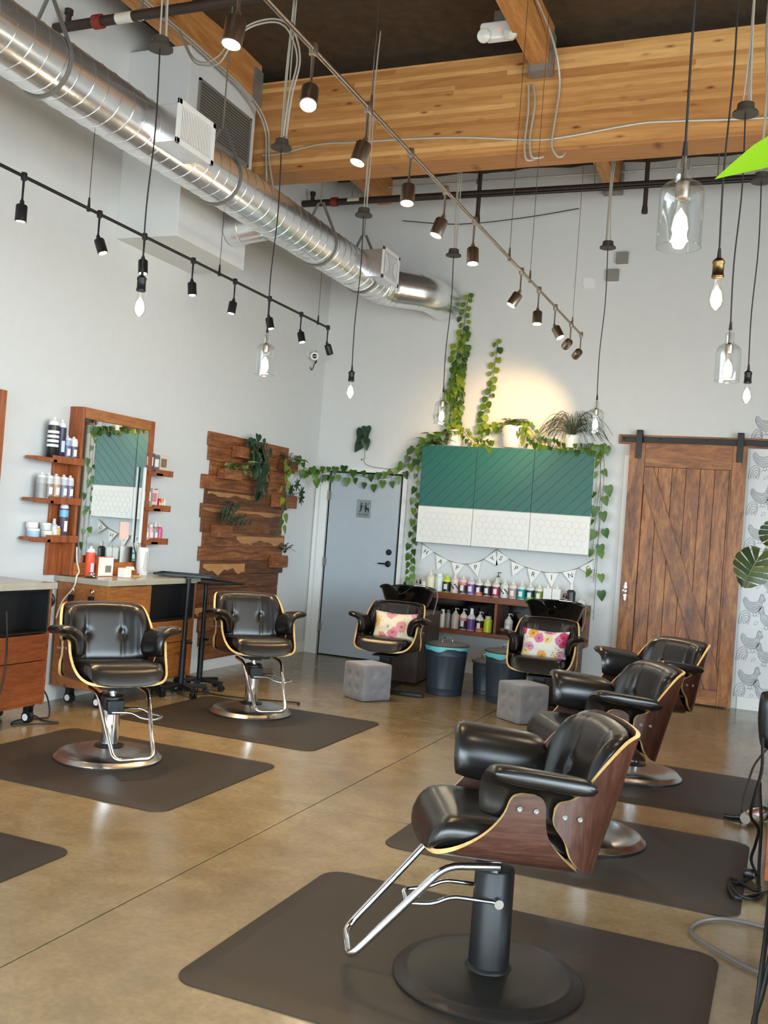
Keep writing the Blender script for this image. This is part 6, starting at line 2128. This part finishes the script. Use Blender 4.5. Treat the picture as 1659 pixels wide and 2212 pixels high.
bush((XP + 0.07, 9.60, 1.19), 26, 0.12, 0.04, M['darkleaf'], p6, 'round', 0.5, (0.5, 1, 0.9))
mb = MB(); mb.box(XP, XP + 0.03, 9.61, 9.75, 1.01, 1.11)
tag(mb.build('wood_block', M['planklight'], None, 0.003), 'pale wood block beside the lowest right pocket planter', 'block')

# ================================================================== WALL CABINETS ABOVE THE SHAMPOO BAY
CX0, CX1, CYF, CZ0, CZM, CZ1 = -3.83, -1.925, 10.20, 1.398, 1.800, 2.476
wd = (CX1 - CX0) / 3
for i in range(3):
    x0, x1 = CX0 + wd * i, CX0 + wd * (i + 1)
    pos = ['left', 'middle', 'right'][i]
    for up_ in (1, 0):
        z0, z1 = (CZM + 0.001, CZ1) if up_ else (CZ0, CZM - 0.001)
        c = thing('wall_cabinet', ('%s green grooved wall cabinet above the shampoo shelf' if up_ else '%s low white hexagon panelled wall cabinet under a green one') % pos, 'wall cabinet', (0, 0, 0), 0, 'wall cabinets')
        mb = MB(); mb.box(x0 + 0.001, x1 - 0.001, CYF + 0.021, YB - 0.001, z0, z1); mb.build('carcass', M['white'], c)
        mb = MB()
        mb.box(x0 + 0.003, x1 - 0.003, CYF, CYF + 0.019, z0 + 0.003, z1 - 0.003)
        if up_:
            mb.build('door', M['green'], c, 0.002)
        else:
            d = mb.build('door', M['hexdoor'], c, 0.002)
            hx = MB()
            rr = 0.0425
            h_ = rr * math.sqrt(3)
            done = set()
            for a in range(-1, 11):
                for b_ in range(0, 7):
                    cx = x0 + 0.045 + a * h_ + (h_ / 2 if b_ % 2 else 0)
                    cz = z0 + 0.045 + b_ * rr * 1.5
                    P = [(cx + rr * math.sin(R(60 * q)), cz + rr * math.cos(R(60 * q))) for q in range(7)]
                    for q in range(6):
                        (ax, az), (bx_, bz_) = P[q], P[q + 1]
                        if min(ax, bx_) < x0 + 0.022 or max(ax, bx_) > x1 - 0.022 or min(az, bz_) < z0 + 0.02 or max(az, bz_) > z1 - 0.02:
                            continue
                        key = (round((ax + bx_) * 200), round((az + bz_) * 200))
                        if key in done:
                            continue
                        done.add(key)
                        hx.bar((ax, CYF - 0.0002, az), (bx_, CYF - 0.0002, bz_), 0.0034, 0.0022, 0, (0, 1, 0))
            hx.build('hexagon_relief', M['hexline'], d)

# ------------------------------------------------------------------ wall shelf below
ws = thing('wall_shelf', 'cedar two bay wall shelf full of hair products', 'shelf')
sx0, sx1, sy0 = -3.80, -1.895, 10.17
for nm, a in (('top_board', (sx0, sx1, sy0, YB - 0.001, 0.806, 0.871)), ('bottom_board', (sx0, sx1, sy0, YB - 0.001, 0.44, 0.483)),
              ('end_panel', (sx0, sx0 + 0.03, sy0 + 0.002, YB - 0.001, 0.484, 0.805)), ('end_panel', (sx1 - 0.035, sx1, sy0 + 0.002, YB - 0.001, 0.484, 0.805)), ('divider', (-2.868, -2.838, sy0 + 0.002, YB - 0.001, 0.484, 0.805))):
    mb = MB(); mb.box(*a); mb.build(nm, M['shelfwood'], ws, 0.003)
mb = MB(); mb.box(sx0 + 0.031, sx1 - 0.036, YB - 0.012, YB - 0.001, 0.484, 0.805); mb.build('black_back', M['glossblack'], ws)

# ------------------------------------------------------------------ bunting
bn_ = thing('bunting', 'linen bunting spelling happy spring strung under the wall cabinets', 'bunting')
ybn = YB - 0.025
sag1 = smooth_path([(-3.83, ybn, 1.385), (-3.60, ybn, 1.255), (-3.40, ybn, 1.195), (-3.24, ybn, 1.20), (-3.08, ybn, 1.27), (-2.955, ybn, 1.385)], 8)
sag2 = smooth_path([(-2.955, ybn, 1.385), (-2.76, ybn, 1.265), (-2.57, ybn, 1.205), (-2.38, ybn, 1.178), (-2.20, ybn, 1.20), (-2.02, ybn, 1.27), (-1.90, ybn, 1.36)], 8)
mb = MB(); mb.tube(sag1 + sag2[1:], 0.004, 6); mb.tube([(-3.03, ybn, 1.08), (-3.02, ybn, 1.02)], 0.004, 6); mb.build('twine', M['twine'], bn_)


def along(path, s):
    tot = sum((b - a).length for a, b in zip(path, path[1:]))
    d = s * tot
    for a, b in zip(path, path[1:]):
        l_ = (b - a).length
        if d <= l_:
            return a.lerp(b, d / l_), (b - a).normalized()
        d -= l_
    return path[-1], (path[-1] - path[-2]).normalized()


for path, word in ((sag1, 'HAPPY'), (sag2, 'SPRING')):
    k = len(word)
    for i, chx in enumerate(word):
        p, d = along(path, (i + 0.5) / k)
        ang = math.atan2(d.z, d.x) * 0.9
        w2, hh = 0.077, 0.155
        A = on_back(p.x, p.y - 0.003 - 0.0015 * (i % 2), p.z) @ Matrix.Rotation(ang, 4, 'Z')
        mb = MB(); mb.prism([(-w2, 0), (w2, 0), (0, -hh)], 0, 0.0015, 0, A); fl = mb.build('flag', M['flag'], bn_)
        mb = MB(); text_mesh(chx, 0.072, A @ Matrix.Translation((0, -0.052, 0.0018)), mb, 0, 0.0003); mb.build('letter', M['inkdark'], fl)

# ------------------------------------------------------------------ pots and plants on top of the cabinets
ztop = CZ1 + 0.001
yp = 10.31
# left: white vase, climbing vine
v1 = thing('climbing_plant', 'white vase with a leafy vine climbing the wall up to the duct', 'potted plant')
mb = MB(); mb.lathe([(0.062, 0), (0.080, 0.01), (0.076, 0.05), (0.058, 0.13), (0.050, 0.185), (0.046, 0.185), (0.05, 0.12), (0, 0.12)], (-3.50, yp, ztop), 28); mb.build('vase', M['ceramic'], v1)
for k, (dx, ht, nl) in enumerate(((0.0, 1.73, 46), (0.05, 1.30, 34), (-0.06, 1.18, 34), (0.02, 0.85, 24), (-0.10, 0.70, 22))):
    pts = [(-3.50, yp, ztop + 0.18), (-3.54 + dx * .8, 10.37, ztop + 0.32)]
    for q in range(1, 7):
        f = q / 6
        pts.append((-3.58 + dx * (1 - .5 * f) + 0.10 * f * (1 if ht > 1.5 else .6) + rl_.uniform(-.015, .015), 10.395, ztop + 0.3 + (ht - 0.3) * f))
    vine_mesh(pts, nl, 0.068, (0, -1, 0), M['pothoslime'] if k != 1 else M['pothos'], v1, 0.045, 'round')
bush((-3.68, 10.30, ztop + 0.05), 44, 0.19, 0.085, M['pothoslime'], v1, 'heart', 0.3, (1, 0.4, 0.9))
bush((-3.80, 10.30, ztop + 0.02), 20, 0.14, 0.08, M['pothos'], v1, 'heart', 0.2, (1, 0.4, 0.8))
vine_mesh([(-3.55, yp, ztop + 0.15), (-3.40, 10.27, ztop + 0.17), (-3.28, 10.25, ztop + 0.05), (-3.15, 10.26, ztop + 0.03), (-3.05, 10.26, ztop + 0.025)], 30, 0.06, (0, -0.6, 0.6), M['pothoslime'], v1, 0.06)
vine_mesh([(-3.62, 10.28, ztop + 0.14), (-3.82, 10.26, ztop + 0.06), (-3.875, 10.25, 2.38), (-3.885, 10.26, 2.0), (-3.88, 10.27, 1.7), (-3.895, 10.28, 1.35), (-3.885, 10.28, 1.1), (-3.90, 10.28, 0.92)], 36, 0.08, (0.1, -1, 0), M['pothos'], v1, 0.025)
# middle: textured pot with pothos
v2 = thing('potted_pothos', 'dimpled white pot of bright pothos in the middle of the cabinet top', 'potted plant')
cx, cy = -2.83, 10.31
mb = MB()
n, rows = 40, 12
prof = [(0.082, 0.0), (0.098, 0.02), (0.112, 0.07), (0.124, 0.14), (0.130, 0.20), (0.132, 0.235), (0.126, 0.245), (0.120, 0.235), (0.116, 0.20), (0.0, 0.20)]
mb.lathe(prof, (cx, cy, ztop), 40)
pot = mb.build('pot', M['ceramic'], v2)
mb = MB()
for i in range(rows):
    z = 0.018 + 0.205 * i / rows
    r = 0.098 + (0.130 - 0.098) * min(1, z / 0.19) ** 0.8
    for j in range(34):
        a = 2 * PI * (j + 0.5 * (i % 2)) / 34
        if math.sin(a) > 0.3:
            continue
        mb.lathe([(0.0075, -0.002), (0.006, 0.0035), (0, 0.0045)], n=6, mat=Matrix.Translation((cx + r * math.cos(a), cy + r * math.sin(a), ztop + z)) @ Matrix.Rotation(a, 4, 'Z') @ Matrix.Rotation(PI / 2, 4, 'Y'))
mb.build('dimple_pattern', M['ceramic'], pot)
mb = MB(); mb.lathe([(0.09, 0.0), (0.11, 0.004), (0.0, 0.004)], (cx, cy, ztop - 0.0005), 30); mb.build('saucer', paint((196, 120, 96)), v2)
bush((cx, cy, ztop + 0.245), 44, 0.15, 0.072, M['pothoslime'], v2, 'round', 2.2, (1, 0.7, 0.6))
vine_mesh([(cx - 0.05, cy, ztop + 0.24), (-3.10, 10.38, ztop + 0.26), (-3.22, 10.395, ztop + 0.18), (-3.22, 10.395, ztop + 0.35), (-3.16, 10.395, ztop + 0.60), (-3.13, 10.395, ztop + 0.9), (-3.11, 10.395, ztop + 1.22)], 38, 0.068, (0, -1, 0), M['pothoslime'], v2, 0.035, 'round')
vine_mesh([(cx + 0.08, cy - 0.03, ztop + 0.24), (-2.66, 10.25, ztop + 0.22), (-2.55, 10.26, ztop + 0.10), (-2.42, 10.26, ztop + 0.06), (-2.30, 10.235, ztop + 0.03), (-2.08, 10.235, ztop + 0.03), (-1.93, 10.24, ztop + 0.02)], 44, 0.070, (0, -0.7, 0.5), M['pothos'], v2, 0.07)
vine_mesh([(cx + 0.06, cy - 0.05, ztop + 0.24), (-2.70, 10.22, ztop + 0.16), (-2.62, 10.22, ztop + 0.05)], 12, 0.066, (0, -0.8, 0.4), M['pothoslime'], v2, 0.06)
for k, (dx, zend, nl, ph) in enumerate(((0.0, 0.74, 10, 0.0), (0.035, 1.12, 7, 1.0), (-0.01, 1.40, 5, 2.0))):
    pts = [(-1.94, 10.24, ztop + 0.02), (-1.885 + dx, 10.25, ztop - 0.03)]
    for q in range(1, 6):
        f = q / 5
        pts.append((-1.87 + dx * .6 + 0.018 * math.sin(3 * f + ph) + 0.03 * f * f * (k == 0), 10.27, ztop - 0.05 - (ztop - 0.05 - zend) * f))
    vine_mesh(pts, nl, 0.105, (0.1, -1, 0), M['pothos'], v2, 0.075)
vine_mesh([(-1.95, 10.24, ztop + 0.02), (-1.87, 10.26, ztop + 0.05), (-1.84, 10.26, ztop - 0.02)], 4, 0.10, (0.1, -1, 0), M['pothos'], v2, 0.06)
# right: ribbed white pot with grassy plant
v3 = thing('grassy_plant', 'white cylinder pot with a dark fountain of grassy blades', 'potted plant')
cx, cy = -2.205, 10.31
mb = MB(); mb.lathe([(0.068, 0), (0.074, 0.006), (0.078, 0.165), (0.074, 0.168), (0.070, 0.15), (0, 0.15)], (cx, cy, ztop), 30); mb.build('pot', M['ceramic'], v3)
mb = MB()
for q in range(95):
    a = rl_.uniform(0, 2 * PI); L = rl_.uniform(0.22, 0.46); hh = rl_.uniform(0.06, 0.26)
    dx, dy = math.cos(a), math.sin(a) * 0.35 - 0.05
    p0 = Vector((cx, cy, ztop + 0.16))
    pts = []
    for i in range(8):
        f = i / 7
        x = cx + dx * L * f
        z = ztop + 0.16 + hh * 4 * f * (1 - f * 0.72) * (1 - f * .25) - 0.10 * f ** 3 * L / 0.3
        y = min(cy + dy * L * f, YB - 0.02)
        pts.append((x, y, max(z, ztop - 0.02) if abs(x - cx) < 0.27 else z))
    mb.ribbon(pts, rl_.uniform(0.003, 0.006), (0, -1, 0.2))
for q in range(5):
    s = rl_.choice((-1, 1))
    mb.ribbon([(cx + s * 0.10 * f * 2.2, cy - 0.02, ztop + 0.16 + 0.55 * f - 0.42 * f * f * (1 + q * .1)) for f in [i / 9 * 1.1 for i in range(10)]], 0.004, (0, -1, 0.2))
mb.build('blades', M['grass'], v3)

# ================================================================== RIGHT SIDE, PARTLY OUT OF FRAME
for k, (y0, y1) in enumerate(((6.32, 7.5), (4.62, 5.85), (2.85, 4.1))):
    t = thing('styling_station', ['far right', 'middle right', 'near right'][k] + ' wooden styling station at the right picture edge', 'cabinet', (0, 0, 0), 0, 'right side styling stations')
    x0 = [-0.035, -0.018, 0.09][k]
    mb = MB(); mb.box(x0, 0.50, y0, y1, 0.13, 0.93); mb.build('carcass', M['stationred'], t, 0.003)
    mb = MB(); mb.box(x0 - 0.02 if k == 0 else x0, 0.52, y0 - 0.02, y1 + 0.02, 0.931, 0.975); mb.build('countertop', M['counter'], t, 0.003)
    for cx_ in (x0 + 0.06, 0.42):
        for cy_ in (y0 + 0.07, y1 - 0.07):
            caster(t, cx_, cy_)
tp = thing('tool_pouch', 'black tool pouch hanging at the right picture edge', 'tool holder')
mb = MB(); mb.pillow(lambda u, q: (-0.005 + 0.08 * u * (1 - .15 * max(0, -q)), 4.56, 0.83 + 0.125 * q), lambda u, q: (0, -1, 0), 0.045, 0.045, 14, 14, 4, None, 0, 0.1); mb.build('pouch', M['blackplastic'], tp)
mb = MB(); mb.bar((0.02, 4.56, 0.93), (0.02, 4.615, 0.93), 0.03, 0.01); mb.build('bracket', M['blackmetal'], tp)
mb = MB()
mb.tube(smooth_path([(-0.06, 4.52, 0.76), (-0.055, 4.55, 0.62), (-0.075, 4.60, 0.50), (-0.09, 4.70, 0.38), (-0.055, 4.80, 0.30), (-0.065, 4.90, 0.20), (-0.08, 5.0, 0.10), (-0.05, 5.05, 0.02), (-0.065, 5.10, 0.008), (-0.085, 5.02, 0.008), (-0.13, 4.88, 0.02), (-0.16, 4.84, 0.03), (-0.13, 4.70, 0.03), (-0.06, 4.72, 0.01), (-0.02, 4.80, 0.008)], 6), 0.007, 8)
tag(mb.build('power_cord', M['cable']), 'black cord hanging from the tool pouch to the floor', 'cord')
mb = MB()
mb.tube(smooth_path([(-0.075, 5.60, 0.34), (-0.05, 5.30, 0.20), (-0.045, 5.1, 0.06), (-0.04, 4.98, 0.008), (-0.035, 4.90, 0.008), (-0.06, 4.86, 0.008), (-0.165, 4.90, 0.027), (-0.14, 4.66, 0.027), (-0.08, 4.74, 0.008), (-0.0, 4.86, 0.008)], 6), 0.008, 8)
tag(mb.build('power_cord', M['cable']), 'second black cord looping onto the edge of the middle mat', 'cord')
mb = MB(); mb.pillow(lambda u, q: (-0.085 + 0.028 * u, 5.02 + 0.02 * q, 0.026), lambda u, q: (0, 0, 1), 0.026, 0.022, 10, 10, 3)
tag(mb.build('plug_adapter', M['blackplastic']), 'rounded black plug adapter on the floor by the right cabinet', 'plug')
hd = thing('hair_dryer', 'shiny white hair dryer with black nozzle lying on the floor', 'hair dryer', (-0.10, 6.06, 0.045), R(65))
mb = MB(); mb.lathe([(0.030, -0.10), (0.040, -0.07), (0.045, 0.0), (0.040, 0.06), (0.036, 0.09)], n=22, mat=Matrix.Rotation(R(90), 4, 'Y')); mb.build('barrel', M['chrome'], hd)
mb = MB(); mb.lathe([(0.037, 0.09), (0.042, 0.10), (0.040, 0.125), (0.0, 0.125)], n=22, mat=Matrix.Rotation(R(90), 4, 'Y')); mb.build('nozzle', M['blackplastic'], hd)
mb = MB(); mb.tube([(-0.03, 0.0, 0.0), (-0.06, 0.10, -0.02), (-0.07, 0.14, -0.022)], [0.022, 0.019, 0.016], 10); mb.build('handle', M['blackplastic'], hd)
mb = MB(); mb.tube(smooth_path([(-0.17, 6.17, 0.03), (-0.165, 6.1, 0.12), (-0.13, 5.9, 0.30), (-0.10, 5.7, 0.42), (-0.02, 5.6, 0.55), (0.1, 5.6, 0.6)], 6), 0.006, 8)
tag(mb.build('power_cord', M['greycable']), 'pale grey cord rising from the hair dryer', 'cord')
mb = MB()
mb.tube(smooth_path([(0.30, 4.40, 0.012), (0.10, 4.38, 0.012), (-0.05, 4.40, 0.012), (-0.17, 4.385, 0.012), (-0.25, 4.30, 0.012), (-0.277, 4.18, 0.012), (-0.23, 4.10, 0.012), (-0.14, 4.01, 0.012), (-0.07, 3.95, 0.012), (0.0, 3.91, 0.012), (0.12, 3.88, 0.012)], 8), 0.008, 10)
tag(mb.build('floor_cable', M['greycable']), 'thick grey cable looped on the concrete between the right mats', 'cable')
for k, (dx, ph) in enumerate(((0.0, 0.0), (0.012, 1.4))):
    mb = MB()
    mb.tube(smooth_path([(0.03 + dx, 3.12, 0.85), (0.012 + dx, 3.2, 0.60), (0.004 + dx + 0.006 * ph, 3.30, 0.36), (-0.005 + dx, 3.3, 0.20), (-0.010 + dx - 0.012 * ph, 3.24, 0.10), (0.0 + dx, 3.18, 0.02), (-0.04, 3.13 - 0.02 * k, 0.012), (-0.05, 3.08, 0.012), (0.0, 3.02 - 0.02 * k, 0.012), (0.1, 3.0, 0.012)], 7), 0.008, 8)
    tag(mb.build('power_cord', M['cable']), ['left', 'right'][k] + ' of two black cords dangling at the lower right picture corner', 'cord')

mo = thing('monstera_plant', 'monstera whose split leaf enters from the right picture edge', 'potted plant')
mb = MB(); mb.lathe([(0.09, 0), (0.11, 0.02), (0.13, 0.22), (0.12, 0.22), (0.11, 0.18), (0, 0.18)], (0.30, 4.9, 0.976), 28); mb.build('pot', M['ceramic'], mo)


def monstera_leaf(lm, c, tip, nor, size, rot=0.0):
    """fan of finger lobes round a midrib"""
    t = Vector(tip).normalized(); nn = Vector(nor); nn = (nn - t * nn.dot(t)).normalized(); s = t.cross(nn)
    c = Vector(c)
    L = lambda a, b, h=0.0: c + t * (a * size) + s * (b * size) + nn * (h * size - 0.16 * (a * a + b * b) * size)
    rib = [(-0.02, 0), (0.14, 0), (0.30, 0), (0.46, 0), (0.62, 0), (0.78, 0), (0.98, 0)]
    for sg in (-1, 1):
        lob = [(-0.36, 0.06, -0.32, 0.42), (-0.30, 0.44, -0.06, 0.64), (-0.04, 0.65, 0.22, 0.70), (0.24, 0.69, 0.46, 0.62), (0.48, 0.60, 0.70, 0.44), (0.72, 0.42, 0.99, 0.04)]
        for i, (a0, b0, a1, b1) in enumerate(lob):
            r0, r1 = rib[i][0], rib[i + 1][0]
            vs = [L(r0, 0, .02), L(r1, 0, .02), L(r0 * .45 + a0 * .55, sg * b0 * .55, .05), L(r1 * .45 + a1 * .55, sg * b1 * .55, .05), L(a0, sg * b0), L((a0 + a1) / 2 * 1.04, sg * (b0 + b1) / 2 * 1.06), L(a1, sg * b1)]
            vs[2] = vs[2].lerp(vs[3], 0.10); vs[4] = vs[4].lerp(vs[6], 0.12)
            fs = [(0, 1, 3, 2), (2, 3, 6, 5), (2, 5, 4)]
            lm.add(vs, fs if sg > 0 else [f[::-1] for f in fs], 0, True)
    lm.tube([L(-0.02, 0, .03), L(0.4, 0, .03), L(0.95, 0, .02)], [0.006 * size * 4, 0.004 * size * 4, 0.001], 6, 1)


lm = MB(); sm = MB()
for c, tip, nor, sz in (((-0.125, 4.42, 1.515), (-0.25, -0.15, -0.55), (-0.25, -0.95, 0.35), 0.135), ((-0.015, 4.45, 1.56), (0.35, -0.1, -0.6), (0.2, -0.9, 0.3), 0.16), ((-0.07, 4.50, 1.60), (0.1, -0.2, 0.6), (-0.2, -0.9, 0.1), 0.10), ((0.3, 4.7, 1.75), (0.2, -0.6, -0.3), (0, -0.4, 0.9), 0.24), ((0.45, 4.95, 1.65), (0.5, 0.3, -0.3), (0.2, 0.2, 0.9), 0.2)):
    monstera_leaf(lm, c, tip, nor, sz)
    sm.tube(smooth_path([(0.36, 4.9, 1.15), (0.34, 4.85, 1.4), ((0.34 + c[0]) / 2, (4.85 + c[1]) / 2, max(c[2], 1.5) + 0.05), c], 6), 0.006, 7)
sm.build('stem', M['stem'], mo); lm.build('leaves', [M['monstera'], M['stem']], mo, 0, 2, 80)

hp = thing('hanging_pothos', 'hanging planter whose bright green leaf pokes in at upper right', 'potted plant')
mb = MB(); mb.lathe([(0.07, 0), (0.10, 0.03), (0.12, 0.16), (0.11, 0.16), (0.10, 0.12), (0, 0.12)], (0.36, 1.36, 2.02), 26); mb.build('pot', M['ceramic'], hp)
mb = MB()
for a in (0, 120, 240):
    mb.tube([(0.36 + 0.115 * math.cos(R(a)), 1.36 + 0.115 * math.sin(R(a)), 2.17), (0.36, 1.36, 2.75)], 0.003, 5)
mb.tube([(0.36, 1.36, 2.75), (0.36, 1.36, ZC - 0.01)], 0.003, 5)
mb.build('hanger', M['twine'], hp)
lm = MB(); sm = MB()
lm.leaf((-0.012, 1.30, 2.045), (-0.93, -0.05, -0.32), (-0.30, -0.70, 0.62), 0.115, 0, 'heart', 0.06)
sm.tube(smooth_path([(0.33, 1.34, 2.17), (0.20, 1.32, 2.20), (0.08, 1.31, 2.10), (-0.010, 1.30, 2.046)], 6), 0.003, 6)
for q in range(14):
    a = 0.45 * q - 1.0
    p = Vector((0.36 + 0.13 * math.cos(a), 1.36 + 0.13 * math.sin(a), 2.19 + 0.02 * (q % 3)))
    if p.x < 0.26:
        continue
    lm.leaf(p, (math.cos(a), math.sin(a), -0.4), (0, 0, 1), 0.10, 0, 'heart')
    sm.tube([(0.36, 1.36, 2.14), p], 0.0025, 5)
sm.build('stem', M['stem'], hp); lm.build('leaves', M['brightleaf'], hp, 0, 2, 80)
